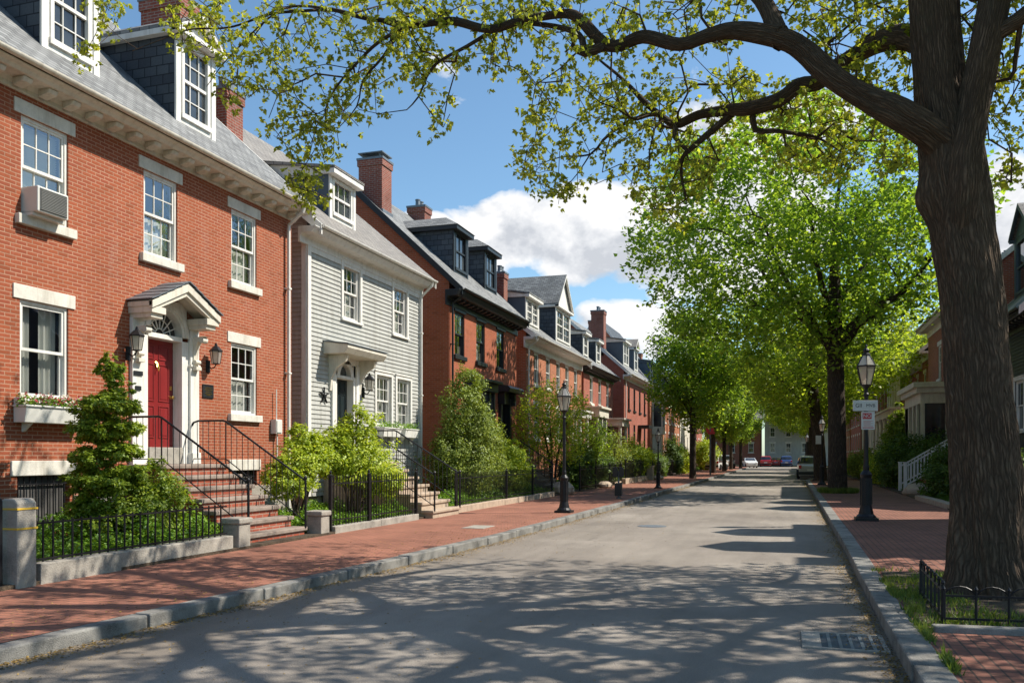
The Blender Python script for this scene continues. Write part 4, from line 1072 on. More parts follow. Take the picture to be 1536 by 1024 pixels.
# house seven and on -----------------------------------------
y0 = 74.9
H7 = House('brick_house', 'brick house with a pale oriel bay and dark mansard dormers, partly behind leaves', 'house', F, y0, 11.0, 9.5, 'brick4', 'slate_dk', 7.4, .5, 52, gable=.1)
for yc in (80.6, 82.9, 84.8): H7.win(yc - .42 - y0, 5.0, .84, 1.6, grid=(2, 1), glass='dglass'); H7.win(yc - .42 - y0, 2.2, .84, 1.7, grid=(2, 1), glass='dglass')
H7.shell(); H7.roof(); H7.cornice('plain', 'cream', frieze=.4)
for yc in (77.2, 80.2, 83.4): H7.dormer(yc - y0, 1.5, 1.8, -.25, 'shed', 1, (2, 1), cheek='bluegrey', trim='bluegrey', roofm='slate')
b = MB(); yb = 77.4 - y0
b.prism([(0, yb - 1.2), (.9, yb - .7), (.9, yb + .7), (0, yb + 1.2)], 'z', 3.6, 4.3); b.prism([(0, yb - 1.3), (1.0, yb - .8), (1.0, yb + .8), (0, yb + 1.3)], 'z', 6.3, 6.8); b.prism([(0, yb - 1.0), (.7, yb - .6), (.7, yb + .6), (0, yb + 1.0)], 'z', .2, 3.6)
for q in ((.06, yb - 1.12), (.82, yb - .66), (.82, yb + .66), (.06, yb + 1.12)): b.box(q[0] - .08, q[0] + .06, q[1] - .08, q[1] + .08, 4.3, 6.3)
bw = b.build('bay_window', M['cream'], H7.h); b = MB(); b.add([(x, y, z) for z in (4.3, 6.3) for x, y in ((.0, yb - 1.13), (.8, yb - .66), (.8, yb + .66), (0, yb + 1.13))], [(0, 1, 5, 4), (1, 2, 6, 5), (2, 3, 7, 6)]); b.build('pane', M['dglass'], bw)
def plain_house(y0, W, D, label, wall, roof, eave, side=1, FF=F, cols=4, trim='white', pitch=40, door=1.5, dorm=2, zz=(5.0, 2.3), name='brick_house', group=None, rz=None, X=None, ch=True, siding=False):
    h = House(name, label, 'house', FF, y0, W, D, wall, roof, eave, .5, pitch, trim=trim, side=side, group=group, rz=rz, X=X, front_siding=siding)
    for z in zz:
        for i in range(cols):
            yc = (i + .5) * W / cols
            h.win(yc - .43, z, .86, 1.6, grid=(2, 1), glass='dglass', lintel='stone' if not siding else None, casing=.1 if siding else 0)
    h.shell(); h.roof(); h.cornice('plain', trim, frieze=.25)
    for i in range(dorm): h.dormer((i + .5) * W / dorm, 1.5, 1.5, -.3, 'gable', 1, (2, 1), cheek='slate_dk', trim='white')
    if ch: h.chimney(-D / 2, W - .8, .9, .9, h.zr(-D / 2) + 1.4)
    return h
plain_house(86.6, 10, 9, 'plain orange brick house far down the left side behind trees', 'brick4', 'slate', 7.6)
plain_house(97.4, 12, 9, 'cream painted house at the far left end of the street', 'cream', 'slate', 7.2, name='painted_house')
plain_house(110.4, 14, 9, 'dark red brick house last on the left before the cross street', 'brick6', 'slate', 7.8)

# ---------------------------------------------------------------- right side of the street
FR = 7.5
plain_house(18.7, 6.1, 9, 'brick house just outside the right edge beside the big oak', 'brick3', 'slate', 8.3, -1, FR, 2)
RB = House('clapboard_house', 'black clapboard house with blue dormer just right of the oak trunk', 'house', FR, 30.2, 7.9, 9, 'siding_bk', 'slate', 6.3, .6, 42, trim='dark', side=-1, front_siding=True, gable=.2)
RB.win(2.0, 2.5, 1.2, 1.7, grid=(1, 1), trim='white', lintel=None, casing=.1, glass='dglass'); RB.win(5.0, 2.5, 1.2, 1.7, grid=(1, 1), trim='white', lintel=None, casing=.1, glass='dglass')
RB.shell(); RB.roof(); RB.cornice('modillion', 'dark'); RB.dormer(2.2, 2.4, 2.3, -.9, 'gable', 1, (2, 1), cheek='bluegrey', trim='bluegrey', roofm='slate_tan'); RB.dormer(5.8, 2.4, 2.3, -.9, 'gable', 1, (2, 1), cheek='bluegrey', trim='bluegrey', roofm='slate_tan')
# brick house with ground floor bay
RC = House('brick_house', 'shaded red brick house with cream bay behind the white stair rails', 'house', FR, 38.3, 13.5, 10, 'brick_dk', 'slate', 8.6, .6, 40, side=-1)
for yy in (2.6, 6.0, 9.4): RC.win(13.5 - yy - .9 - 0, 5.6, .95, 1.7, glass='dglass', grid=(2, 2))
RC.win(13.5 - 4.4, 2.0, 1.1, 2.3, glass='dglass', grid=(2, 1), lintel=None); RC.holes.append((13.5 - 2.9, 13.5 - 1.7, 1.4, 4.0))
RC.shell(); RC.roof(); RC.cornice('plain', 'cream'); RC.door(13.5 - 2.8, 1.5, 1.0, 2.2, 'dark_door', knob=False)
b = MB(); b.box(0, 1.3, 1.0, 6.6, .2, 1.7); b.box(0, 1.5, .8, 6.8, 4.7, 4.95); b.box(0, 1.65, .65, 6.95, 4.95, 5.2); b.box(0, 1.3, 1.0, 6.6, 4.2, 4.7)
for yy in (1.1, 2.4, 3.8, 5.2, 6.5): b.box(1.15, 1.3, yy - .12, yy + .12, 1.7, 4.2)
for xx in (.1, 1.2): b.box(xx - .1, xx + .1, 6.38, 6.6, 1.7, 4.2); b.box(xx - .1, xx + .1, 1.0, 1.22, 1.7, 4.2)
bw = b.build('bay_window', M['cream'], RC.h, bevel=.01); b = MB(); b.box(0.02, 1.2, 1.1, 6.5, 1.7, 4.2); b.build('pane', M['dglass'], bw)
# house with white pillared porches
RD = House('brick_house', 'brick house with white pillared two storey porch on the right', 'house', FR + .6, 55.2, 12.5, 10, 'brick_dk', 'slate', 7.9, .6, 40, side=-1)
for yy in (1.5, 4.5, 7.5, 10.5): RD.win(yy - .45, 5.0, .9, 1.7, glass='dglass', grid=(2, 1)); RD.win(yy - .45, 2.0, .9, 1.9, glass='dglass', grid=(2, 1))
RD.shell(); RD.roof(); RD.cornice('plain', 'white'); RD.chimney(-4.2, 11, 1, 1, 13.4)
b = MB()
b.box(0, 2.0, 1.2, 11.5, 4.1, 4.5); b.box(0, 2.15, 1.0, 11.7, 4.5, 4.62); b.box(0, 2.0, 1.2, 11.5, .2, 1.3); b.box(0, 1.5, 4, 9.5, 7.1, 7.5)
for yy in (1.4, 3.8, 6.3, 8.8, 11.3): b.lathe([(.22, 0), (.17, .12), (.14, 2.6), (.21, 2.8)], (1.8, yy, 1.3), 12)
for yy in (4.2, 5.5, 6.8, 8.1, 9.3): b.box(1.25, 1.45, yy - .1, yy + .1, 4.6, 7.1)
b.build('porch', M['white'], RD.h, bevel=.01)
plain_house(69.5, 11.5, 10, 'right side brick house just past the white pillared porch', 'brick_dk', 'slate', 8.2, -1, FR, 4)
plain_house(82.5, 12, 10, 'white porch fronted house well down the right side', 'cream', 'slate', 7.4, -1, FR, 4, name='painted_house')
plain_house(96, 14, 10, 'crimson brick house far along the right side', 'brick6', 'slate', 8.0, -1, FR, 5)
plain_house(111.5, 14, 10, 'orange brick house last on the right before the cross street', 'brick4', 'slate', 7.6, -1, FR, 5)
# across the end of the street (fronts face the camera)
plain_house(154, 13, 9, 'pale grey painted house closing the far end of the street', 'siding', 'slate', 8.2, 1, rz=R(-90), X=-3.4, cols=5, name='painted_house')
plain_house(154, 9.5, 9, 'brick house at the far end left of the pale one', 'brick_dk', 'slate', 8.0, 1, rz=R(-90), X=-13.6, cols=3)
plain_house(154, 14, 9, 'brick house at the far end right of the pale one', 'brick3', 'slate', 8.0, 1, rz=R(-90), X=10.4, cols=5)

# ---------------------------------------------------------------- steps
stoop('front_steps', 'brown stone front steps with iron rails up to the red door', 'steps', F, 13.32, 1.85, 1.5, 7, .85, .29, riser='brick_dk')
stoop('front_steps', 'tan stone steps with iron rails up to the grey clapboard house', 'steps', F, 20.25, 1.75, 1.5, 7, 1.25, .3, tread='tan_stone', riser='tan_stone')
stoop('front_steps', 'stone steps with iron rails up to the black trimmed brick house', 'steps', F, 34.15, 1.7, 1.5, 7, .9, .28, tread='tan_stone', riser='brownstone')
for y, hz, lab in ((45.1, 1.4, 'steps to the orange brick house with the gabled dormer'), (55.8, 1.4, 'steps to the crimson house with the pale portico'), (69.4, 1.4, 'steps with iron rails below the black door hood'), (79.6, 1.4, 'steps beside the pale oriel bay far down the left')):
    stoop('front_steps', lab, 'steps', F, y, 1.8, hz, 7, 1.1, .28, tread='tan_stone', riser='brownstone')
# white stair on the right
t = stoop('porch_steps', 'brown porch steps behind the white stair rails on the right', 'steps', FR, 39.9, 1.7, 1.5, 7, .7, .3, rail=False, side=-1)
t = thing('stair_rails', 'white painted wooden stair rails beside the dark bush on the right', 'railing', (FR, 39.9, 0), math.pi)
for sg in (-1, 1):
    b = MB(); y = sg * .85; xa, xb, zt, zb = .7, 2.65, 1.5, .35
    b.beam((0.0, y, zt + .95), (xa, y, zt + .95), .09, .06); b.beam((xa, y, zt + .95), (xb, y, zb + .9), .09, .06); b.beam((xa, y, zt + .15), (xb, y, zb + .12), .05, .06)
    for i in range(1, 15): f = i / 15; x = xa + (xb - xa) * f; z = zt + (zb - zt) * f; b.box(x - .02, x + .02, y - .02, y + .02, z + .12, z + .92)
    b.build('balustrade', M['white'], t)
    b = MB(); b.box(xb, xb + .13, y - .065, y + .065, .1, zb + 1.02); b.box(xb - .02, xb + .15, y - .085, y + .085, zb + 1.02, zb + 1.06); b.build('post', M['white'], t, bevel=.006)

# ---------------------------------------------------------------- garden walls, stone posts, fences
kerb_wall('garden_wall', 'low stone kerb wall under the iron fence before the first brick house', (-8.55, 7.95), (-8.6, 11.75), .1, .38, .22, 'stone', 3.8)
kerb_wall('garden_wall', 'low stone kerb wall below the tall fence before the clapboard house', (-8.55, 14.95), (-8.5, 18.9), .1, .27, .2, 'stone', 2.)
kerb_wall('garden_wall', 'low stone kerb wall before the black trimmed brick house', (-8.5, 21.4), (-8.5, 31.6), .1, .3, .22, 'tan_stone', 2.2)
kerb_wall('garden_wall', 'rough stone edging farther along the left pavement', (-8.5, 46.5), (-8.5, 54.3), .1, .42, .3, 'tan_stone', 1.)
kerb_wall('garden_wall', 'flat stone edging beside the white stair rails on the right', (4.6, 27), (4.5, 33), .1, .28, .3, 'tan_stone', 1.2)
def stone_post(loc, w, h, label, bands=False, group=None):
    t = thing('stone_post', label, 'post', loc, 0, group)
    b = MB(); k = w / 2
    if bands:
        b.prism([(-k, 0), (k, 0), (k, h - .05), (k - .05, h), (-k + .05, h), (-k, h - .05)], 'y', -k, k)
        b.build('shaft', M['stone'], t, bevel=.02)
        b = MB()
        for z in (h - .13, h - .36): b.box(-k - .008, k + .008, -k - .008, k + .008, z, z + .022)
        b.build('band', M['yellow'], t)
    else:
        b.box(-k + .03, k - .03, -k + .03, k - .03, 0, h - .1); b.build('shaft', M['stone'], t, bevel=.02)
        b = MB(); b.box(-k, k, -k, k, h - .1, h); b.build('cap', M['stone'], t, bevel=.025)
    return t
stone_post((-8.55, 7.75, .1), .27, 1.06, 'tall square stone gate post with two yellow bands', True)
stone_post((-8.62, 12.02, .1), .38, .54, 'short capped stone post left of the brown stone steps', False)
stone_post((-8.62, 14.6, .1), .38, .5, 'short capped stone post right of the brown stone steps', False)
fence('iron_fence', 'low iron fence above the stone kerb of the first brick house', (-8.55, 7.95), (-8.58, 11.7), .5, .38, [], .15, rails=(.06, .93), tips=False, pr=.009)
fence('iron_gate', 'black iron gate left of the banded stone post', (-8.6, 5.2), (-8.57, 7.55), .95, .15, [2.3], .13, rails=(.08, .92))
fence('iron_fence', 'tall iron fence with thick posts before the clapboard house', (-8.55, 14.95), (-8.45, 18.85), .95, .27, [.0, 1.55, 3.88], .115)
fence('iron_fence', 'long iron fence in front of the large olive bush', (-8.48, 21.5), (-8.5, 31.6), .85, .3, [0, 4.4, 7.4, 10.05], .12)
fence('iron_fence', 'dark iron fence beyond the left street lamp', (-8.5, 36.2), (-8.5, 46.0), 1.0, .2, [0, 3.3, 6.6, 9.8], .13)
fence('iron_fence', 'dark iron fence before the pale portico house', (-8.45, 47), (-8.45, 54.3), 1.1, .3, [0, 2.5, 5, 7.3], .13)
fence('iron_fence', 'far iron fence in front of the narrow windowed brick house', (-8.5, 57.5), (-8.5, 68), 1.0, .2, [0, 3.5, 7, 10.5], .16)
b = MB(); b.box(-.3, .3, -.3, .3, 0, .85); b.box(-.34, .34, -.34, .34, .85, .93)
tag(b.build('gate_pier', M['tan_stone'], bevel=.02, loc=(-8.4, 55.2, .12)), 'squat tan stone pier past the iron fences on the left', 'pier')
def boulder(loc, s, label, seed):
    b = MB(); b.lathe([(.75, 0), (1, .25), (.95, .6), (.6, .95), (.05, 1.02)], (0, 0, 0), 9); rg = random.Random(seed)
    b.v = [(p[0] * s[0] * rg.uniform(.85, 1.12), p[1] * s[1] * rg.uniform(.85, 1.12), p[2] * s[2]) for p in b.v]
    tag(b.build('boulder', M['tan_stone'], bevel=.03, loc=loc), label, 'rock')
boulder((-8.45, 33.0, .1), (.45, .5, .55), 'squarish tan stone block behind the left street lamp', 1)
boulder((-8.3, 40.6, .1), (.35, .6, .35), 'mossy rock at the garden edge behind the parking meter', 2)
boulder((-8.0, 56.5, .1), (.4, .5, .3), 'low round rock by the tan pier', 3)
boulder((4.9, 36.2, .1), (.6, .7, .5), 'rough brown rock at the foot of the white stair rails', 4)
boulder((4.7, 26.0, .1), (.35, .8, .28), 'flat brown rock on the right pavement edge beside the oak', 5)
b = MB(); b.box(-.07, .07, -.12, .12, -.13, .2); b.box(.07, .09, -.1, .1, -.1, .17); b.tube([(0, 0, .2), (0, 0, .9)], .015, 6); b.tube([(0, .03, -.13), (0, .03, -1.4)], .02, 6)
tag(b.build('electric_meter', M['plastic_w'], loc=(F + .08, 17.15, 2.3)), 'small pale utility box on the brick wall near the downspout', 'meter')

# oak pit
kerb_wall('pit_kerb', 'granite edging stone in front of the oak pit', (1.22, 8.22), (3.4, 8.42), .08, .19, .12, 'granite', 1.1)
sheet('tree_pit_soil', [(1.15, 8.28), (3.6, 8.5), (3.9, 12.4), (1.2, 12.2)], .14, M['soil'])
def pit_fence(label, p0, p1, n, z0, h):
    p0 = Vector((*p0, 0)); p1 = Vector((*p1, 0)); L = (p1 - p0).length; d = (p1 - p0).normalized()
    t = thing('pit_fence', label, 'fence', p0, math.atan2(d.y, d.x), 'low iron fences round the oak pit'); b = MB()
    b.box(0, L, -.008, .008, z0 + .03, z0 + .05); b.box(0, L, -.007, .007, z0 + h * .66, z0 + h * .66 + .018)
    for i in range(n + 1):
        x = L * i / n; b.tube([(x, 0, z0 - .05), (x, 0, z0 + h * .82)], .012 if i % n else .02, 6)
        b.lathe([(.012, 0), (.02, .012), (.004, .04)], (x, 0, z0 + h * .82), 6)
        if i < n:
            w = L / n; b.tube([(x + w / 2 + w / 2 * math.cos(a), 0, z0 + h * .62 + .3 * h * math.sin(a)) for a in [math.pi * k / 8 for k in range(9)]], .007, 5)
    b.build('hoops', M['iron'], t)
pit_fence('low black hooped fence along the front of the oak pit', (1.36, 8.52), (3.5, 8.72), 8, .15, .36)
pit_fence('low black hooped fence leaning along the kerb side of the oak pit', (1.36, 8.55), (1.4, 10.15), 6, .15, .42)

# drain grate, covers
t = thing('drain_grate', 'rusty iron storm drain grate in the asphalt by the right kerb', 'drain', (.5, 8.12, .0))
b = MB(); b.box(-.36, .34, -.36, -.31, -.02, .014); b.box(-.36, .34, .31, .36, -.02, .014); b.box(-.36, -.2, -.31, .31, -.02, .013); b.box(.3, .34, -.31, .31, -.02, .013)
b.build('frame', M['stone'], t); b = MB()
for i in range(5): x = -.13 + i * .09; b.box(x - .014, x + .014, -.31, .31, -.01, .012)
for i in range(12): y = -.29 + i * .052; b.box(-.2, .3, y - .007, y + .007, -.012, .008)
b.build('bars', M['zinc'], t); b = MB(); b.box(-.2, .3, -.31, .31, .0025, .004); b.build('shaft_shade', M['signk'], t)  # thin black sheet stands in for the shade below the bars
b = MB(); b.lathe([(.34, 0), (.34, .006), (.3, .009), (0.01, .009)], (0, 0, 0), 24)
tag(b.build('manhole_cover', M['zinc'], loc=(-3.0, 20.2, .0)), 'round iron manhole cover in the sunny road surface', 'manhole cover')
b = MB(); b.box(-.25, .25, -.4, .4, 0, .012); tag(b.build('utility_cover', M['stone'], bevel=.004, loc=(-6.3, 17.3, .122)), 'grey utility cover set in the left brick pavement', 'utility cover')

# ---------------------------------------------------------------- street lamps and signs
def street_lamp(loc, label, s=1.0, sx=1.0):
    t = thing('street_lamp', label, 'street lamp', loc, 0.0, 'old style lantern lamps along both pavements'); t.scale = (s * sx, s * sx, s)
    b = MB()
    b.lathe([(.21, 0), (.21, .09), (.19, .12), (.16, .15), (.125, .3), (.115, .34), (.11, .95), (.125, 1.0), (.13, 1.03), (.10, 1.07), (.065, 1.12), (.07, 1.2), (.055, 1.25), (.05, 1.4), (.042, 2.75), (.06, 2.78), (.06, 2.81), (.04, 2.84), (.038, 2.93), (.075, 2.97), (.11, 3.0)], (0, 0, 0), 16)
    for i in range(8): a = 2 * math.pi * i / 8; b.box(.115 * math.cos(a) - .012, .115 * math.cos(a) + .012, .115 * math.sin(a) - .012, .115 * math.sin(a) + .012, .34, .94)
    b.box(-.24, .24, -.24, .24, -.0, .07)
    b.build('post', M['iron'], t, bevel=.004)
    b = MB(); n = 6
    for i in range(n):
        a = 2 * math.pi * (i + .5) / n; c, s_ = math.cos(a), math.sin(a)
        b.beam((.115 * c, .115 * s_, 3.0), (.21 * c, .21 * s_, 3.42), .016); b.beam((.215 * c, .215 * s_, 3.43), (.075 * c, .075 * s_, 3.68), .016)
    b.lathe([(.205, 0), (.225, .01), (.225, .03), (.2, .035)], (0, 0, 3.41), n); b.lathe([(.105, 0), (.125, .02), (.11, .03)], (0, 0, 2.99), n)
    b.lathe([(.09, 0), (.095, .02), (.05, .05), (.055, .09), (.07, .11), (.05, .14), (.02, .17), (.03, .2), (.004, .25)], (0, 0, 3.67), 10)
    b.build('lantern_frame', M['iron'], t)
    g = MB(); g.lathe([(.11, 3.02), (.205, 3.42)], (0, 0, 0), n, cap=False); g.lathe([(.21, 3.44), (.075, 3.68)], (0, 0, 0), n, cap=False); g.build('lantern_glass', M['lampglass'], t)
    g = MB(); g.lathe([(.03, 3.03), (.035, 3.1), (.05, 3.15), (.05, 3.3), (.02, 3.34)], (0, 0, 0), 10); g.build('burner', M['cream'], t)
    return t
street_lamp((-5.72, 22.5, .12), 'black lantern street lamp on the left pavement, nearest on that side', .92)
street_lamp((1.83, 21.9, .12), 'black lantern street lamp carrying two signs on the right pavement', 1.07)
street_lamp((-5.75, 40.7, .12), 'small dark street lamp on the left pavement past the parking meter', .74)
street_lamp((1.85, 48.2, .12), 'street lamp beyond the second right hand tree', .95)
street_lamp((1.9, 83, .12), 'far street lamp beside the parked cars', .95)
# signs on the right lamp
FONT = bpy.data.curves
def words(txt, size, mat, parent, loc, rot, name='lettering', ext=.001):
    c = bpy.data.curves.new(name, 'FONT'); c.body = txt; c.size = size; c.align_x = 'CENTER'; c.align_y = 'CENTER'; c.extrude = ext
    o = bpy.data.objects.new(name, c); COL.objects.link(o)
    dg = bpy.context.evaluated_depsgraph_get(); me = bpy.data.meshes.new_from_object(o.evaluated_get(dg)); bpy.data.objects.remove(o)
    me.materials.clear(); me.materials.append(mat); q = link(name, me, parent); q.location = loc; q.rotation_euler = rot; return q
sgn = thing('street_sign', 'wide white sign on the right street lamp, above the red and white one', 'sign', (1.81, 21.76, 2.72), R(17))
b = MB(); b.box(-.30, .28, -.012, .012, 0, .25); b.build('plate', M['signw'], sgn, bevel=.004)
b = MB(); b.box(-.05, .05, .0, .14, .05, .08); b.box(-.05, .05, .0, .14, .17, .2); b.build('clamp', M['iron'], sgn)
words('GII', .13, M['signk'], sgn, (-.17, -.0145, .125), (R(90), 0, 0)); words('MVB', .11, M['signk'], sgn, (.11, -.0145, .125), (R(90), 0, 0))
sgn = thing('parking_sign', 'small red and white notice below the wide sign on the right lamp', 'sign', (1.86, 21.77, 2.28), R(17))
b = MB(); b.box(-.155, .155, -.01, .01, 0, .42); b.build('plate', M['signw'], sgn, bevel=.004)
b = MB(); b.box(-.13, .08, -.013, -.0105, .25, .39); b.box(-.13, .13, -.013, -.0105, .035, .055)
for i in range(5): b.box(-.11, .11 - (i % 2) * .05, -.0125, -.0105, .085 + i * .028, .093 + i * .028)
b.build('print', M['signr'], sgn); words('NO', .12, M['signw'], sgn, (-.025, -.0145, .32), (R(90), 0, 0)); b = MB(); b.box(-.04, .04, .0, .13, .3, .33); b.box(-.04, .04, 0, .13, .1, .13); b.build('clamp', M['iron'], sgn)
sgn = thing('parking_sign', 'little white sign on the street lamp beyond the second right hand tree', 'sign', (1.75, 48.0, 2.3), R(10))
b = MB(); b.box(-.22, .05, -.012, .012, 0, .45); b.build('plate', M['signw'], sgn); b = MB(); b.box(-.03, .1, .0, .15, .2, .24); b.build('clamp', M['iron'], sgn)
t = thing('red_sign', 'red street sign on a thin grey pole among the left trees', 'sign', (-5.9, 72, .12))
b = MB(); b.tube([(0, 0, 0), (0, 0, 3.95)], .07, 8); b.build('pole', M['zinc'], t); b = MB(); b.box(-.35, .3, -.05, -.02, 3.5, 3.85); b.box(-.2, .38, -.09, -.06, 3.35, 3.55); b.build('plate', M['signr'], t)
t = thing('parking_meter', 'dark double headed parking meter on the left pavement', 'parking meter', (-5.75, 30.6, .12))
b = MB(); b.tube([(0, 0, 0), (0, 0, 1.0)], .035, 8); b.lathe([(.1, 0), (.1, .03), (.04, .06)], (0, 0, 0), 10); b.build('post', M['zinc'], t)
for x in (-.12, .1):
    b = MB(); b.prism([(x - .09, .78), (x + .09, .78), (x + .09, 1.05), (x + .05, 1.13), (x - .05, 1.13), (x - .09, 1.05)], 'y', -.07, .07)
    b.build('head', M['dark'], t, bevel=.01)
b = MB(); b.box(-.13, .12, -.1, .1, .1, .55)
b.build('box', M['dark'], t, bevel=.01)

# ---------------------------------------------------------------- vegetation
def shrub(name, label, cat, loc, lobes, n, size, leaf, shape='oval', seed=1, group=None, stems=6, shell=.45, up=.5, h0=.0):
    """leaves spread through uneven lobes (x,y,z,rx,ry,rz), with stems inside"""
    t = thing(name, label, cat, loc, 0, group); rg = np.random.default_rng(seed)
    vol = np.array([(l[3] * l[4] + l[4] * l[5] + l[3] * l[5]) for l in lobes]); cnt = (n * vol / vol.sum()).astype(int)
    Ps = []; Os = []
    for l, c in zip(lobes, cnt):
        # clumps on each lobe keep the outline uneven
        k = max(8, c // 40); d = rg.normal(size=(k, 3)); d /= np.linalg.norm(d, axis=1)[:, None]
        rad = (1 - shell * rg.random(k) ** 1.5) * (1 + .12 * rg.normal(size=k)); cen = d * rad[:, None]
        q = cen[rg.integers(0, k, c)] + rg.normal(size=(c, 3)) * .11
        Ps.append(q * np.array(l[3:6]) + np.array(l[:3])); o = q / (np.linalg.norm(q, axis=1)[:, None] + 1e-6); Os.append(o)
    P = np.vstack(Ps); O = np.vstack(Os); keep = P[:, 2] > h0; P, O = P[keep], O[keep]
    link('foliage', leaves_mesh('foliage', P, size, shape, M[leaf], seed, up=up, outward=O), t)
    b = MB(); r_ = random.Random(seed)
    for i in range(stems):
        l = lobes[i % len(lobes)]; e = (l[0] + r_.uniform(-.5, .5) * l[3], l[1] + r_.uniform(-.5, .5) * l[4], l[2] + r_.uniform(-.2, .6) * l[5])
        s0 = (r_.uniform(-.12, .12), r_.uniform(-.12, .12), -.05); m = ((s0[0] + e[0]) / 2 + r_.uniform(-.1, .1), (s0[1] + e[1]) / 2 + r_.uniform(-.1, .1), e[2] * .5)
        b.tube([s0, m, e], [.03, .02, .007], 5)
    b.build('stem', M['stem'], t, smooth=True); return t

R_ = random.Random(11)
# tiered evergreen beside the red door steps
lob = []
for z, r in ((.3, .6), (.6, .72), (.92, .74), (1.24, .68), (1.56, .68), (1.88, .62), (2.18, .54), (2.46, .44), (2.7, .32), (2.9, .18)):
    r *= .8 * R_.uniform(.86, 1.12)
    for k in range(5 if z < 2.3 else 3):
        a = 2 * math.pi * k / 5 + z * 2.3; lob.append((r * .55 * math.cos(a), r * .55 * math.sin(a), z + R_.uniform(-.12, .12), r * .55, r * .55, .115))
shrub('evergreen_shrub', 'tiered dark green evergreen between the window box and the steps to the red door', 'shrub', (-9.85, 10.5, .17), lob, 50000, .055, 'leaf_yew', 'oval', 3, stems=10, up=.9)
shrub('evergreen_shrub', 'round dark green evergreen mound at the foot of the tiered one', 'shrub', (-9.55, 10.95, .17), [(0, 0, .5, .45, .5, .55), (.1, .3, .75, .4, .4, .45), (-.2, -.3, .6, .4, .4, .4), (.0, .1, 1.1, .3, .3, .3)], 14000, .055, 'leaf_yew', 'oval', 4)
# lime green shrubs before the clapboard house
shrub('lime_shrub', 'bright lime green shrub before the clapboard house door', 'shrub', (-9.5, 17.6, .17), [(0, 0, 1.5, .7, .75, .65), (.1, .6, 1.2, .7, .7, .6), (-.2, -.5, 1.6, .55, .6, .55), (.1, .1, 2.2, .45, .45, .45), (.3, .9, .9, .5, .5, .4)], 17000, .075, 'leaf_lime', 'oval', 5, stems=12)
shrub('lime_shrub', 'lower lime green shrub between the red door steps and the brick house corner', 'shrub', (-9.9, 15.9, .17), [(0, 0, 1.25, .5, .6, .5), (.1, .5, 1.5, .45, .5, .45), (0, -.5, 1.0, .45, .4, .4), (0, .2, 1.9, .3, .3, .3)], 11000, .07, 'leaf_lime', 'oval', 6, stems=9)
# big olive conifer by the black trimmed house
shrub('olive_bush', 'large olive green conical bush in front of the black trimmed brick house', 'shrub', (-9.9, 25.9, .17), [(0, 0, 1.2, 1.15, 1.3, 1.1), (.1, .3, 2.2, .95, 1.0, .9), (0, -.2, 3.0, .7, .75, .8), (.1, .1, 3.85, .5, .5, .55), (.2, .9, 2.0, .7, .7, .8), (-.1, -.9, 1.7, .6, .6, .8), (.3, 1.5, 1.1, .7, .8, .7)], 48000, .075, 'leaf_pine', 'oval', 7, stems=12, up=.2)
shrub('lime_shrub', 'fresh green shrub at the right foot of the large olive bush', 'shrub', (-9.4, 28.9, .17), [(0, 0, 1.1, .7, .9, .7), (0, .9, .9, .6, .8, .6), (.1, -.6, .9, .6, .6, .6), (0, .4, 1.6, .5, .6, .5)], 15000, .085, 'leaf_lime', 'oval', 8)
# small golden tree
def small_tree(name, label, cat, loc, seed, H, Rr, leaf, n, size, bark='bark2', per=12, base=.9, trunks=3, spread=.13):
    t = thing(name, label, cat, loc); T = Tree(seed); rg = T.rg
    for k in range(trunks):
        a = 2 * math.pi * k / trunks + .6
        T.limb([(0.06 * math.cos(a), .06 * math.sin(a), -.1, .06), (.2 * math.cos(a), .2 * math.sin(a), H * .3, .05), (Rr * .35 * math.cos(a), Rr * .35 * math.sin(a), H * .62, .03)], .2, attach=False, ok_from=.45)
    A = rg.normal(size=(n, 3)); A /= np.linalg.norm(A, axis=1)[:, None]; A *= (rg.random(n) ** .45)[:, None]; A[:, 0] *= Rr; A[:, 1] *= Rr; A[:, 2] = base + (H - base) * (.5 + .5 * A[:, 2])
    T.grow(A, .25, .3); T.radii(.005)
    link('trunk', T.mesh('trunk', M[bark]), t)
    link('crown', leaves_mesh('crown', T.leaf_points(per, spread, 3), size, 'oval', M[leaf], seed), t); return t
small_tree('golden_tree', 'small yellow green tree with coppery leaves behind the left street lamp', 'tree', (-9.4, 35.0, .15), 21, 4.7, 1.75, 'leaf_gold', 560, .11, per=17)
small_tree('young_tree', 'thin dark green young tree just past the golden tree', 'tree', (-9.2, 41.8, .15), 22, 3.4, 1.0, 'leaf_tree', 180, .12, per=16)
small_tree('young_tree', 'small loose leaved tree before the pale portico house', 'tree', (-9.3, 46.8, .15), 23, 3.1, 1.0, 'leaf_pine', 150, .12, per=14)
shrub('dark_shrub', 'dark shrub directly behind the left street lamp', 'shrub', (-9.2, 38.6, .15), [(0, 0, .9, .8, 1.1, .9), (.1, .6, 1.5, .5, .6, .7), (0, -1, .6, .7, .7, .6)], 10000, .11, 'leaf_bush', 'oval', 9)
shrub('dark_shrub', 'dark hedge like shrub behind the fence past the lamp', 'shrub', (-9.3, 43.5, .15), [(0, -.8, .7, .8, 1.2, .7), (0, .9, .8, .8, 1.3, .8)], 9000, .11, 'leaf_bush', 'oval', 10)
shrub('pale_shrub', 'pale blossoming shrub before the crimson house', 'shrub', (-9.4, 50.2, .15), [(0, 0, 1.0, .9, 1.4, .9)], 7000, .1, 'leaf_pine', 'oval', 11)
shrub('lime_shrub', 'vivid lime green round shrub beside the pale portico', 'shrub', (-9.3, 54.2, .15), [(0, 0, 1.4, 1.0, 1.5, 1.1), (0, 1.1, 1.1, .9, 1.0, .9), (.2, -1.0, 1.0, .8, .9, .8)], 12000, .13, 'leaf_lime', 'oval', 12)
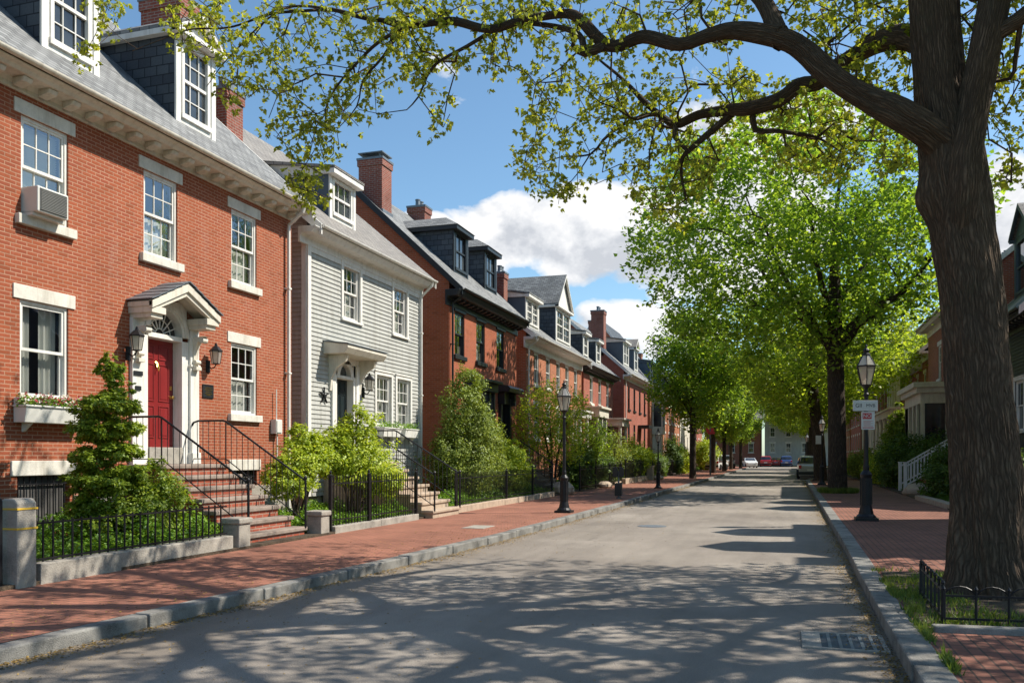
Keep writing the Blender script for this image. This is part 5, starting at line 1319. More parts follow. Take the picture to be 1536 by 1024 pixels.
shrub('golden_shrub', 'golden shrub behind the tan pier', 'shrub', (-9.4, 58.5, .15), [(0, 0, 1.2, .8, 1.2, .9)], 6000, .13, 'leaf_gold', 'oval', 13)
shrub('dark_shrub', 'low dark green shrub past the tan pier', 'shrub', (-9.2, 63.5, .15), [(0, 0, .8, .9, 2.4, .8)], 8000, .13, 'leaf_bush', 'oval', 14)
shrub('lime_shrub', 'lime green shrub far down the left gardens', 'shrub', (-8.9, 76, .15), [(0, 0, 1.2, 1.0, 1.6, 1.2)], 6000, .17, 'leaf_lime', 'oval', 15)
shrub('dark_shrub', 'upright dark shrub far down the left gardens', 'shrub', (-9.0, 72.0, .15), [(0, 0, 1.5, .8, 1.0, 1.6)], 6000, .16, 'leaf_bush', 'oval', 16)
shrub('lime_shrub', 'bright green shrub by the far left trees', 'shrub', (-8.3, 96, .15), [(0, 0, 1.7, 1.4, 2.2, 1.6)], 6000, .22, 'leaf_lime', 'oval', 17)
# right side
shrub('dark_shrub', 'big dark rounded bush left of the white stair rails', 'shrub', (5.5, 43.6, .15), [(0, 0, 1.2, 1.2, 1.4, 1.2), (.4, -1.2, 1.2, 1.0, 1.0, 1.1), (-.3, 1.0, 1.0, 1.0, 1.2, 1.0), (1.3, .4, 1.5, .9, 1.0, 1.0)], 26000, .12, 'leaf_bush', 'oval', 18)
shrub('evergreen_shrub', 'pointed evergreen rising behind the big dark bush on the right', 'shrub', (6.0, 51.5, .15), [(0, 0, 1.3, 1.2, 1.2, 1.3), (0, 0, 2.6, .85, .85, .9), (0, 0, 3.5, .5, .5, .6), (0, 0, 4.1, .22, .22, .35)], 15000, .13, 'leaf_yew', 'oval', 19)
shrub('lime_shrub', 'yellow green shrub beside the right street lamp', 'shrub', (5.0, 50.5, .15), [(0, 0, .9, .8, 1.6, .9)], 7000, .12, 'leaf_lime', 'oval', 20)
shrub('lime_shrub', 'low green shrub by the trunk of the second right hand tree', 'shrub', (4.9, 61, .15), [(0, 0, 1.0, .9, 2.2, .9)], 7000, .14, 'leaf_pine', 'oval', 24)
shrub('dark_shrub', 'dark leafy bush between the oak trunk and the white stair rails', 'shrub', (5.2, 33.0, .15), [(0, 0, .8, .7, 1.1, .8), (.5, .8, 1.2, .7, .8, .9), (.6, -1.3, .8, .7, 1.0, .7)], 17000, .09, 'leaf_bush', 'oval', 25)
shrub('dark_shrub', 'dark hedge in front of the black clapboard house', 'shrub', (5.8, 27.5, .15), [(0, -1, .8, .8, 1.6, .8), (0, 1.3, .9, .8, 1.4, .9)], 12000, .09, 'leaf_bush', 'oval', 26)

# leafy ground cover in the beds: nobody could count it
def cover(label, x0, x1, y0, y1, n, hgt, size, seed, leaf='leaf_cover'):
    P = cover_points(n, x0, x1, y0, y1, .16, hgt, seed); tag(link('ground_cover', leaves_mesh('ground_cover', P, size, 'oval', M[leaf], seed, up=1.0)), label, 'plants', None, 'stuff')
cover('leafy green ground cover behind the low iron fence', -11.2, -8.72, 7.3, 12.25, 30000, .52, .062, 31)
cover('leafy green ground cover left of the banded stone post', -11.2, -8.8, 4.0, 7.3, 9000, .45, .065, 32)
cover('bright ground cover behind the tall iron fence', -11.2, -8.75, 14.4, 19.3, 26000, .34, .06, 33)
cover('bright ground cover under the olive bush', -11.2, -8.7, 21.2, 33, 30000, .38, .075, 34)
cover('ground cover in the far left gardens', -11.2, -8.8, 35.2, 100, 30000, .45, .14, 35)
cover('ground cover in the right gardens', 4.8, 7.4, 24, 110, 26000, .3, .14, 36, 'leaf_bush')
def grass(label, x0, x1, y0, y1, n, h, seed, mask=None, z=.13):
    rg = np.random.default_rng(seed); P = np.zeros((n, 3)); P[:, 0] = x0 + (x1 - x0) * rg.random(n); P[:, 1] = y0 + (y1 - y0) * rg.random(n); P[:, 2] = z
    if mask is not None: P = P[mask(P, rg)]
    n = len(P); d = np.stack([rg.normal(size=n) * .5, rg.normal(size=n) * .5, np.ones(n)], 1); d /= np.linalg.norm(d, axis=1)[:, None]
    s = np.stack([rg.normal(size=n), rg.normal(size=n), np.zeros(n)], 1); s /= np.linalg.norm(s, axis=1)[:, None]; L = h * (.4 + rg.random(n)); w = .006 + .1 * L * .35
    V = np.stack([P - s * w[:, None], P + s * w[:, None], P + d * L[:, None]], 1)
    me = bpy.data.meshes.new('grass'); me.vertices.add(n * 3); me.vertices.foreach_set('co', V.astype(np.float32).ravel()); me.loops.add(n * 3); me.loops.foreach_set('vertex_index', np.arange(n * 3, dtype=np.int32))
    me.polygons.add(n); me.polygons.foreach_set('loop_start', np.arange(0, n * 3, 3, dtype=np.int32)); me.polygons.foreach_set('loop_total', np.full(n, 3, dtype=np.int32)); me.materials.append(M['grass']); me.update(calc_edges=True)
    tag(link('grass', me), label, 'grass', None, 'stuff')
def patchy(P, rg, f=2.2, th=-.1): return (np.sin(P[:, 0] * f * 1.7 + 1.3 * np.sin(P[:, 1] * f)) * np.sin(P[:, 1] * f * .9 + P[:, 0]) + .5 * rg.normal(size=len(P)) * .6) > th
grass('grass and weeds round the foot of the oak', 1.12, 3.9, 8.45, 12.4, 15000, .06, 41, lambda P, rg: patchy(P, rg, 2.4, .12), .14)
grass('grass growing along the back of the right kerb', 1.1, 1.42, 6.6, 12.4, 9000, .07, 42, lambda P, rg: patchy(P, rg, 3, .15) & (P[:, 0] < 1.18 + .2 * rg.random(len(P)) * (P[:, 1] > 8.2)), .125)
grass('tuft of grass round the second right hand tree', 1.35, 2.9, 37.4, 39.6, 9000, .2, 43, lambda P, rg: ((P[:, 0] - 2.1) / .8) ** 2 + ((P[:, 1] - 38.4) / 1.1) ** 2 < 1, .125)
# catkins and old leaves gathered along both gutters
def litter(label, line, off0, off1, n, size, seed, z, ymax=60):
    rg = np.random.default_rng(seed); L = np.array(line); y = rg.random(n) ** 1.6 * (ymax - 4) + 4; x = np.interp(y, L[:, 1], L[:, 0])
    w = np.abs(rg.normal(size=n)) * .45 * (.4 + .6 * np.sin(y * 1.3) ** 2); P = np.stack([x + off0 + (off1 - off0) * w, y, np.full(n, z)], 1); P[:, 2] += rg.random(n) * .012
    tag(link('leaf_litter', leaves_mesh('leaf_litter', P, size, 'oval', M['litter'], seed, up=3.5)), label, 'litter', None, 'stuff')
litter('yellow brown catkins gathered along the left gutter', LK, .02, .42, 9000, .028, 51, .004)
litter('yellow brown catkins gathered along the right gutter', RK, -.02, -.42, 9000, .028, 52, .004)
litter('catkins scattered over the left brick pavement', LK, -.25, -2.6, 1400, .028, 53, .129, 30)
litter('catkins fallen across the asphalt', LK, .3, 6.0, 1600, .026, 54, .003, 40)

# ---------------------------------------------------------------- the big oak
TH = math.atan(410 / 1280); SN, CS = math.sin(TH), math.cos(TH)
def at(px, py, t):
    """a measured point of the oak: direction from the survey spot and distance"""
    u = (px - 768) / 1280; v = (684 - py) / 1280
    return np.array(((-SN + u * CS) * t, (CS + u * SN) * t, 1.65 + v * t))
def lp(*p):
    return [(*at(a, b, t), r) for a, b, t, r in p]
oak = thing('oak_tree', 'huge oak at the right with dark furrowed trunk and limbs over the road', 'tree', (0, 0, 0))
T = Tree(5)
TRUNK = lp((1492, 930, 9.45, .60), (1488, 893, 9.45, .52), (1484, 840, 9.45, .43), (1480, 740, 9.42, .365), (1468, 600, 9.4, .335), (1457, 450, 9.4, .318), (1443, 350, 9.4, .315), (1433, 280, 9.4, .325), (1424, 215, 9.4, .30), (1413, 150, 9.4, .26), (1405, 60, 9.4, .25), (1400, -30, 9.4, .25), (1392, -160, 9.5, .22), (1370, -330, 9.7, .17), (1375, -520, 9.9, .1))
T.limb(TRUNK, .05, ok_from=.75)
T.limb(lp((1428, 235, 9.4, .22), (1400, 205, 9.3, .18), (1362, 180, 9.25, .155), (1310, 152, 9.3, .135), (1243, 106, 9.4, .128), (1205, 76, 9.5, .12), (1168, 57, 9.6, .112), (1103, 51, 9.8, .088), (1060, 56, 9.9, .082), (1022, 66, 10, .078), (963, 53, 10.2, .075), (911, 66, 10.4, .07), (870, 32, 10.5, .062), (844, 24, 10.6, .055), (792, 31, 10.9, .05), (740, 41, 11.1, .052), (680, 32, 11.4, .048), (609, 41, 11.7, .042), (566, 30, 11.9, .034), (500, 14, 12.1, .025), (430, 20, 12.2, .02), (350, 40, 12.2, .014), (270, 45, 12.1, .009), (200, 80, 11.8, .005)), .08, ok_from=.12, jit2=.022)
T.limb(lp((911, 66, 10.4, .07), (877, 80, 10.4, .05), (860, 70, 10.3, .032)), .1)
T.limb(lp((877, 80, 10.4, .042), (868, 52, 10.6, .038), (820, 38, 10.9, .033), (760, 38, 11.3, .03), (700, 70, 11.5, .024), (650, 100, 11.6, .018), (628, 145, 11.6, .012), (610, 165, 11.5, .007)), .12)
T.limb(lp((609, 41, 11.7, .03), (570, 62, 11.8, .024), (540, 90, 11.9, .02), (505, 130, 12, .014), (488, 165, 12, .009), (490, 200, 12, .005)), .12)
T.limb(lp((600, 45, 11.7, .028), (575, 85, 11.9, .02), (545, 120, 12, .014), (535, 160, 12.0, .009), (505, 195, 12, .005)), .12)
T.limb(lp((500, 14, 12.1, .02), (440, 10, 12.3, .016), (400, 30, 12.4, .012), (340, 90, 12.4, .008), (310, 130, 12.4, .005)), .12)
T.limb(lp((1168, 57, 9.6, .12), (1156, 22, 9.7, .1), (1130, -15, 9.9, .09), (1060, -70, 10.4, .075), (960, -120, 11, .06), (820, -150, 11.6, .045), (650, -150, 12.2, .03), (480, -130, 12.6, .015)), .14)
T.limb(lp((1400, 75, 9.4, .16), (1365, 60, 9.9, .14), (1310, 68, 10.4, .125), (1262, 96, 10.8, .115), (1225, 122, 11, .105), (1193, 127, 11.1, .10), (1165, 150, 11.2, .095), (1123, 166, 11.4, .085), (1085, 168, 11.6, .078), (1051, 172, 11.8, .068), (1015, 186, 12, .06), (983, 166, 12.3, .045), (947, 135, 12.6, .032), (920, 108, 12.8, .024), (895, 85, 13, .014)), .08, ok_from=.25, jit2=.02)
T.limb(lp((1097, 172, 11.6, .06), (1061, 202, 11.6, .05), (1038, 222, 11.6, .042), (1024, 236, 11.7, .034), (1022, 262, 11.8, .022), (1030, 306, 11.9, .01)), .12)
T.limb(lp((1015, 186, 12, .045), (1012, 205, 11.8, .035), (1030, 225, 11.7, .025)), .12)
T.limb(lp((989, 171, 12.2, .036), (965, 174, 12.4, .032), (932, 188, 12.6, .028), (905, 210, 12.8, .022), (885, 232, 12.9, .016), (840, 236, 13, .009), (800, 250, 13.1, .005)), .12)
T.limb(lp((885, 232, 12.9, .014), (865, 262, 13, .009), (840, 290, 13, .005)), .12)
T.limb(lp((1129, 166, 11.4, .05), (1133, 195, 11.4, .042), (1160, 196, 11.3, .032), (1191, 200, 11.2, .025), (1225, 206, 11.2, .018), (1262, 228, 11.1, .008)), .12)
T.limb(lp((1175, 198, 11.3, .02), (1182, 235, 11.3, .014), (1195, 285, 11.3, .006)), .12)
T.limb(lp((1438, 340, 9.3, .22), (1446, 250, 9.15, .17), (1457, 180, 9.1, .155), (1468, 120, 9.05, .155), (1482, 50, 9.0, .15), (1493, -20, 9.0, .15), (1500, -140, 8.9, .12), (1530, -330, 8.8, .07)), .12, ok_from=.5)
T.limb(lp((1483, 55, 9.0, .1), (1512, 40, 8.9, .085), (1545, 15, 8.8, .075), (1620, -60, 8.6, .06), (1740, -120, 8.4, .035), (1850, -100, 8.2, .015)), .12)
T.limb(lp((1530, 40, 8.9, .03), (1523, 90, 9, .025), (1515, 118, 9.1, .02), (1470, 124, 9.4, .012), (1440, 122, 9.6, .008)), .12)
# unseen limbs out of frame, added for their shadows on the road
T.limb([(1.9, 10.5, 7.6, .17), (.6, 9.2, 8.6, .13), (-1.2, 8.0, 9.3, .09), (-3.2, 7.4, 9.6, .05), (-5.0, 7.3, 9.3, .02)], .15, ok_from=.2)
T.limb([(2.0, 10.6, 8.4, .15), (1.2, 12.0, 9.6, .11), (-.2, 13.2, 10.4, .08), (-2.2, 13.8, 10.9, .05), (-4.2, 13.8, 10.8, .02)], .15, ok_from=.2)
T.limb([(2.1, 10.6, 7.5, .2), (3.4, 11.8, 9.0, .17), (5.0, 12.8, 10.2, .12), (7.0, 13.4, 11.0, .07), (9.0, 13.5, 11.4, .03)], .15, ok_from=.2)
T.limb([(2.0, 10.6, 8.6, .19), (3.0, 13.0, 10.2, .15), (4.2, 15.2, 11.4, .1), (5.4, 17.0, 12.0, .04)], .15, ok_from=.2)
T.limb([(2.0, 10.6, 9.3, .15), (3.6, 10.2, 10.4, .12), (5.6, 9.4, 11.0, .08), (7.6, 8.6, 11.0, .03)], .15, ok_from=.2)
T.limb([(2.0, 10.4, 8.8, .12), (2.4, 8.7, 10.0, .09), (3.0, 7.0, 10.7, .05), (3.4, 5.6, 10.8, .02)], .15, ok_from=.2)
T.limb([(2.05, 10.6, 6.9, .2), (3.3, 10.4, 7.3, .17), (4.8, 10.2, 7.8, .14), (7.0, 10.0, 8.3, .09), (9.4, 10.2, 9.0, .03)], .15, ok_from=.3)
T.limb([(2.0, 10.7, 7.5, .19), (3.4, 11.6, 8.1, .16), (5.0, 13.2, 8.6, .12), (6.6, 14.6, 9.2, .07), (8.8, 15.4, 9.8, .03)], .15, ok_from=.3)
T.limb([(2.1, 10.5, 7.0, .17), (3.3, 9.7, 7.2, .14), (4.8, 8.8, 7.4, .1), (6.6, 7.8, 7.6, .06), (8.4, 7.0, 7.6, .02)], .15, ok_from=.3)
T.limb([(3.9, 10.3, 7.4, .11), (4.6, 11.3, 7.9, .09), (5.8, 12.1, 8.5, .06), (7.6, 12.5, 9.2, .02)], .15)
hr = np.random.default_rng(3)
for i in range(44):  # more unseen side limbs, added to cast a shadow network
    base = T.P[:T.n]; c = np.nonzero((base[:, 0] > .25 * base[:, 1] + .3) & (base[:, 2] > 6.8) & (base[:, 2] < 10.5))[0]
    s0 = base[c[hr.integers(0, len(c))]]; a = hr.uniform(0, 2 * math.pi); d_ = np.array((math.cos(a), math.sin(a), hr.uniform(-.05, .35))); L_ = hr.uniform(1.6, 3.2); e_ = s0 + d_ * L_
    if e_[0] < .27 * e_[1] + .6: continue
    T.limb([(*s0, .115), (*(s0 + d_ * L_ * .4 + hr.normal(size=3) * .15), .08), (*e_, .02)], .15)
# where the photograph shows foliage: (polygon, distance near, distance far, clusters)
def in_poly(x, y, poly):
    c = False; j = len(poly) - 1
    for i in range(len(poly)):
        if (poly[i][1] > y) != (poly[j][1] > y) and x < (poly[j][0] - poly[i][0]) * (y - poly[i][1]) / (poly[j][1] - poly[i][1]) + poly[i][0]: c = not c
        j = i
    return c
OAK = [
 ([(245, -10), (640, -10), (640, 60), (600, 100), (590, 190), (520, 195), (480, 285), (445, 300), (425, 250), (400, 200), (345, 150), (300, 95), (250, 50)], 11.2, 13.0, 300),
 ([(560, -10), (790, -10), (770, 90), (760, 120), (725, 130), (730, 80), (700, 90), (685, 150), (670, 215), (650, 200), (655, 130), (600, 120)], 11.0, 12.4, 150),
 ([(770, -10), (1120, -10), (1120, 60), (1000, 100), (860, 90), (830, 170), (800, 180), (775, 110)], 10.0, 12.2, 150),
 ([(800, 150), (880, 110), (1000, 110), (1140, 100), (1220, 150), (1160, 190), (1070, 260), (1030, 345), (960, 330), (930, 260), (830, 310), (770, 250), (755, 240), (790, 200)], 11.3, 13.6, 360),
 ([(1060, -10), (1370, -10), (1370, 180), (1290, 150), (1200, 40)], 9.6, 12.5, 150),
 ([(1170, 120), (1300, 170), (1370, 210), (1370, 250), (1250, 270), (1130, 240)], 10.6, 12.5, 120),
 ([(1430, -10), (1536, -10), (1536, 300), (1500, 260), (1480, 180), (1440, 140)], 9.4, 12.0, 85),
 ([(125, -20), (200, -20), (185, 30), (150, 70), (118, 90), (110, 70), (140, 20)], 11.6, 12.2, 24),
 ([(425, 250), (480, 240), (500, 300), (460, 330), (440, 300)], 11.8, 12.6, 22)]
rg = np.random.default_rng(77); A = []
for poly, t0, t1, n in OAK:
    xs = [p[0] for p in poly]; ys = [p[1] for p in poly]; c = 0
    while c < n:
        x = rg.uniform(min(xs), max(xs)); y = rg.uniform(min(ys), max(ys))
        if in_poly(x, y, poly):
            # uneven density leaves gaps
            if (math.sin(x * .045 + 2 * math.sin(y * .03)) * math.sin(y * .06 + x * .02) + rg.uniform(-1, 1) * .8 > -.35): A.append(at(x, y, rg.uniform(t0, t1))); c += 1

for i in range(1100):
    a = rg.uniform(0, 2 * math.pi); rr = math.sqrt(rg.random()); x = 3.2 + 7.2 * rr * math.cos(a); y = 12.2 + 6.0 * rr * math.sin(a); z = max(rg.uniform(9.0, 13.8) - 1.6 * rr, 2.2 + .60 * max(y - .3 * x, 4))
    # unseen upper crown above the frame, spread out to shade the road
    A.append(np.array((x, y, z)))
for i in range(1250):  # unseen crown right of the frame, added to shade the near road
    y = rg.uniform(6.2, 16.5); x = rg.uniform(.3 * y + .4, 10.5); z = rg.uniform(6.0, 11.5)
    if ((x - 6) / 5) ** 2 + ((y - 11) / 5.6) ** 2 < 1.05: A.append(np.array((x, y, z)))
A = np.array(A)
T.grow(A, .3, .25, .0); T.radii(.0058, .48)
def flare(p, ang):
    z = p[2]; k = math.exp(-max(z, 0) / .42)
    w = z * 1.0
    ph = 15 * ang + 1.5 * np.sin(1.7 * w + np.sin(3 * ang)) + .9 * np.sin(4.3 * w + 2 * ang + 1) + .5 * np.sin(9.1 * w + 5 * ang)
    fur = np.abs(np.sin(ph)) ** .6 * (.75 + .25 * np.sin(11 * w + 7 * ang)) + .35 * np.abs(np.sin(31 * ang + 2.3 * np.sin(3.1 * w)))
    kn = .30 * np.exp(-((z - 4.55) / .20) ** 2) * np.exp(-(((ang - 3.35 + math.pi) % (2 * math.pi) - math.pi) / .45) ** 2) + .12 * np.exp(-((z - 2.9) / .13) ** 2) * np.exp(-(((ang - 4.3 + math.pi) % (2 * math.pi) - math.pi) / .3) ** 2)
    return .94 + .07 * fur + kn + k * (.17 * np.cos(ang * 5 + .7) + .11 * np.cos(ang * 3 + 2.0) + .08) + .035 * np.cos(ang * 7 + z * .6) + .025 * np.cos(ang * 4 - z * 1.3 + 1)
link('trunk', T.mesh('trunk', M['bark'], 220, flare), oak)
# oak leaves hang in little rosettes at the twig ends
sel = [i for i in range(T.n) if T.w[i] <= 3 and np.isnan(T.fix[i]) and T.rg.random() < .16]
B = T.P[sel] + T.rg.normal(size=(len(sel), 3)) * .07
B2 = np.repeat(B, 6, axis=0); D = T.rg.normal(size=B2.shape); D /= np.linalg.norm(D, axis=1)[:, None]; B2 = B2 + D * .035
tips = T.P[T.tips]; hid = (tips[:, 0] > .3 * tips[:, 1] + .4) | (tips[:, 2] > 2.2 + .6 * (tips[:, 1] - .3 * tips[:, 0]))  # hid: unseen twig ends, given extra leaves to deepen the road shade
B3 = np.vstack([np.repeat(np.repeat(tips[~hid], 3, axis=0) + T.rg.normal(size=((~hid).sum() * 3, 3)) * .085, 7, axis=0), np.repeat(np.repeat(tips[hid], 7, axis=0) + T.rg.normal(size=(hid.sum() * 7, 3)) * .15, 10, axis=0)]); D3 = T.rg.normal(size=B3.shape); D3 /= np.linalg.norm(D3, axis=1)[:, None]; B3 = B3 + D3 * .022
link('crown', leaves_mesh('crown', np.vstack([B2, B3]), .058, 'lobed', M['leaf_oak'], 9, up=.2, droop=.2, outward=np.vstack([D, D3])), oak)

# ---------------------------------------------------------------- street trees
def street_tree(label, loc, seed, H, Rr, crown0, r0, n, per, size, leaf, rz=0.0, group='trees along the pavements', fork=.3, lean=(0, 0), spread=.26, sq=(1, 1), off=(0, 0)):
    t = thing('street_tree', label, 'tree', loc, rz, group); T = Tree(seed); g = T.rg; f = H * fork
    T.limb([(0, 0, -.15, r0 * 1.5), (0, 0, .15, r0 * 1.15), (lean[0] * .3, lean[1] * .3, f * .5, r0), (lean[0], lean[1], f, r0 * .92), (lean[0] * 1.2, lean[1] * 1.3, f * 1.5, r0 * .6), (lean[0] * 1.4, lean[1], H * .66, r0 * .36), (lean[0] * 1.3 + .3, lean[1], H * .85, r0 * .13)], .3, ok_from=.45)
    k = 7
    for i in range(k):
        a = 2 * math.pi * i / k + g.uniform(-.3, .3); z = f * g.uniform(.85, 1.35); zz = g.uniform(.1, .75)
        e = Rr * g.uniform(.5, .75); T.limb([(lean[0], lean[1], z, r0 * .5), (lean[0] + e * .3 * math.cos(a), lean[1] + e * .3 * math.sin(a), z + H * .08, r0 * .4), (e * .7 * math.cos(a), e * .7 * math.sin(a), z + H * (.1 + .12 * zz), r0 * .26), (e * math.cos(a), e * math.sin(a), z + H * (.12 + .3 * zz), r0 * .1)], .35, ok_from=.3, jit=.03)
    A = []
    cl = g.normal(size=(26, 3)); cl /= np.linalg.norm(cl, axis=1)[:, None]
    while len(A) < n:
        c = cl[g.integers(0, 26)]; p = g.normal(size=3); p /= np.linalg.norm(p); r = g.random() ** .33
        # big uneven clumps: some directions reach farther out
        m = .82 + .26 * max(0, float(np.max(cl @ p)) - .55) * 2
        q = p * r * m
        if math.sin(q[0] * 6 + seed) * math.sin(q[1] * 6 + 1) * math.sin(q[2] * 5 + 2) > .42: continue
        z = crown0 + (H - crown0) * (.5 + .5 * q[2]); w = 1.0 if q[2] > 0 else 1.0 - .12 * abs(q[2])
        if math.sin(z * 1.9 + q[0] * 3 + seed) * math.sin(q[0] * 4 + q[1] * 5) > .45: continue
        A.append((q[0] * Rr * w * sq[0] + off[0], q[1] * Rr * w * sq[1] + off[1], z))
    T.grow(np.array(A), .6, .3); T.radii(.009, .47)
    link('trunk', T.mesh('trunk', M['bark2'], 20, rmin=.012), t)
    P = T.leaf_points(per, spread, 2); B = T.P[T.tips]; B = np.repeat(B, per * 2, axis=0); P = np.vstack([P, B + g.normal(size=B.shape) * spread * 1.1])
    link('crown', leaves_mesh('crown', P, size, 'lobed', M[leaf], seed, up=.5), t); return t
t2 = street_tree('large full crowned green tree, second on the right pavement, beyond the signed lamp', (2.1, 38.5, .1), 101, 16.4, 7.3, 5.4, .35, 1150, 12, .19, 'leaf_tree', fork=.38, lean=(-.1, 0), spread=.25, off=(-1.5, 0))
t3 = street_tree('tree with forked trunk just beyond the second right hand tree', (2.1, 57, .1), 102, 12.5, 6.0, 4.4, .36, 750, 12, .2, 'leaf_tree2', fork=.42, lean=(-.4, 0), spread=.27)
t4 = street_tree('narrow trunked tree on the left pavement, nearest of the left row', (-6.1, 60, .1), 103, 11.6, 3.1, 3.6, .21, 520, 13, .19, 'leaf_tree', fork=.4, spread=.26)
def again(src, label, loc, rz, s, sz=1.0):
    c = copy_tree(src); c.location = loc; c.rotation_euler = (0, 0, rz); c.scale = (s, s, s * sz); c['label'] = label; return c
again(t3, 'leaning trunked tree behind the parked cars on the right', (2.3, 73, .1), 2.0, .95)
again(t2, 'tall tree in the right row beyond the parked cars', (2.6, 92, .1), 1.1, .85)
again(t3, 'last tree of the right row near the cross street', (2.8, 114, .1), 4.0, .95)
again(t4, 'second tree of the left row with a forked trunk', (-6.2, 79, .1), 1.3, 1.0)
again(t4, 'third tree of the left row', (-6.1, 92, .1), 2.6, .95)
again(t4, 'fourth tree of the left row', (-6.0, 102, .1), 4.1, .9)
again(t4, 'last tree of the left row before the cross street', (-5.6, 116, .1), 5.2, .95)
for i, (x, y, s, src, lab) in enumerate(((12, 66, .95, t3, 'tree rising behind the white pillared porch house'), (12.5, 92, 1.1, t3, 'tree behind the houses far down the right side'), (-9, 150, 1.2, t4, 'tree at the far end left of the pale house'), (3.5, 150, 1.2, t3, 'tree at the far end right of the pale house'), (-22, 165, 1.4, t3, 'tall tree behind the far end houses on the left'), (16, 165, 1.5, t3, 'tall tree behind the far end houses on the right'), (22, 44, 1.1, t3, 'tree behind the shaded brick house on the right'), (14, 170, 1.3, t2, 'full tree far behind the cross street'), (-8, 172, 1.3, t2, 'full tree standing behind the pale far house'))):
    again(src, lab, (x, y, 0), i * 1.3, s)['group'] = 'trees behind the houses'

# ---------------------------------------------------------------- cars
def paint(name, col):
    t = NT(name); n_ = t.noise(t.obj(), 3, 3); return t.pbr(t.ramp(n_, [(.3, scalec(col, .92)), (.7, scalec(col, 1.05))]), .28, 0, None, .5, .6)
P_ = {k: paint('car_paint_' + k, c) for k, c in dict(silver=(.42, .43, .44), white=(.72, .72, .7), red=(.42, .02, .03), blue=(.05, .10, .28), orange=(.6, .25, .05), grey=(.2, .21, .22)).items()}
def car(label, loc, rz, col, kind='sedan', group='cars parked along the street'):
    """x is forwards"""
    t = thing('parked_car', label, 'car', loc, rz, group)
    if kind == 'suv': L, Wd, zr_, prof = 4.5, .92, 1.68, [(-2.22, .45), (-2.25, .95), (-2.1, 1.08), (-1.85, 1.62), (-1.4, 1.69), (.2, 1.68), (.95, 1.15), (1.9, 1.0), (2.2, .8), (2.22, .4)]
    else: L, Wd, zr_, prof = 4.5, .87, 1.42, [(-2.22, .4), (-2.24, .85), (-2.0, .98), (-1.55, 1.02), (-.95, 1.40), (.1, 1.42), (.95, 1.0), (1.9, .85), (2.18, .7), (2.22, .35)]
    b = MB(); n = len(prof); V = []; belt = .98 if kind == 'suv' else .92
    def hw(z): return Wd if z <= belt else Wd - (z - belt) * .36
    top = [(x, z) for x, z in prof]; low = [(2.1, .22), (-2.1, .22)]
    ring = top + low; m = len(ring)
    for sg in (-1, 1):
        for x, z in ring: V.append((x, sg * (hw(z) - (.12 if abs(x) > 2.05 else 0)), z))
    f = [(i, (i + 1) % m, (i + 1) % m + m, i + m) for i in range(m)] + [tuple(range(m - 1, -1, -1)), tuple(range(m, 2 * m))]
    b.add(V, f); b.build('body', P_[col], t, bevel=.05)
    g = MB(); e = .012
    # glazing follows the upper profile
    for i in range(len(top) - 1):
        (x0, z0), (x1, z1) = top[i], top[i + 1]
        if min(z0, z1) > belt - .01 and abs(z1 - z0) > .3:
            q = [(x0, z0), (x1, z1)]; a, c = [(q[0][0] + (q[1][0] - q[0][0]) * k, q[0][1] + (q[1][1] - q[0][1]) * k) for k in (.12, .88)]
            dx, dz = c[1] - a[1], -(c[0] - a[0]); ln = math.hypot(dx, dz); dx, dz = -abs(dx / ln) if x0 < 0 else abs(dx / ln), abs(dz / ln)
            g.quad(*[(p[0] + dx * .03, s_ * (hw(p[1]) - .1), p[1] + dz * .03) for p, s_ in ((a, -1), (a, 1), (c, 1), (c, -1))])
    xs = (-1.8, -1.62, .12, .82) if kind == 'suv' else (-1.4, -.95, .05, .8)
    for sg in (-1, 1):
        zt = zr_ - .12; zb = belt + .05
        g.add([(xs[0], sg * (hw(zb) + e), zb), (xs[1], sg * (hw(zt) + e), zt), (xs[2], sg * (hw(zt) + e), zt), (xs[3], sg * (hw(zb) + e), zb)], [(0, 1, 2, 3)])
    g.build('window', M['dglass'], t)
    for x in (-1.38, 1.35):
        for sg in (-1, 1):
            w = MB(); pr = [(.2, -.1), (.31, -.1), (.335, -.06), (.335, .06), (.31, .1), (.2, .1)]; w.lathe([(r, z) for r, z in pr], (0, 0, 0), 20, cap=False)
            w.v = [(x + p[0], sg * (Wd - .1) + p[2], .335 + p[1]) for p in w.v]; wo = w.build('wheel', M['rubber'], t)
            w = MB(); w.lathe([(.2, -.02), (.21, .06), (.08, .075), (.03, .09)], (0, 0, 0), 14); w.v = [(x + p[0], sg * (Wd - .1 + p[2]), .335 + p[1]) for p in w.v]; w.build('rim', M['chrome'], wo)
    for sg in (-1, 1):
        w = MB(); w.box(-2.27, -2.2, sg * (Wd - .3), sg * (Wd - .1), .78, 1.02 if kind == 'suv' else .9); w.build('tail_light', M['redlamp'], t, bevel=.01)
        w = MB(); w.box(2.12, 2.235, sg * (Wd - .38), sg * (Wd - .14), .6, .74); w.build('headlight', M['lampglass'], t, bevel=.01)
    w = MB(); w.box(-2.3, -2.15, -Wd + .1, Wd - .1, .35, .55); w.box(2.13, 2.28, -Wd + .1, Wd - .1, .3, .48); w.build('bumper', M['dark'] if kind == 'suv' else P_[col], t, bevel=.03)
    w = MB(); w.box(-2.275, -2.262, -.24, .24, .62, .74); w.build('licence_plate', M['signw'], t)
    return t
car('silver sport utility car parked nearest on the right, seen from behind', (1.72, 66.5, .0), R(90), 'silver', 'suv')
car('grey car parked in front of the silver sport utility car', (1.95, 73.5, 0), R(90), 'grey', 'suv')
car('white car third in the right hand parked row', (2.2, 80, 0), R(90), 'white')
car('dark blue car fourth in the right hand parked row', (2.2, 87, 0), R(90), 'blue')
car('white van like car behind the left tree trunks', (-7.3, 97, .12), R(80), 'white', 'suv')
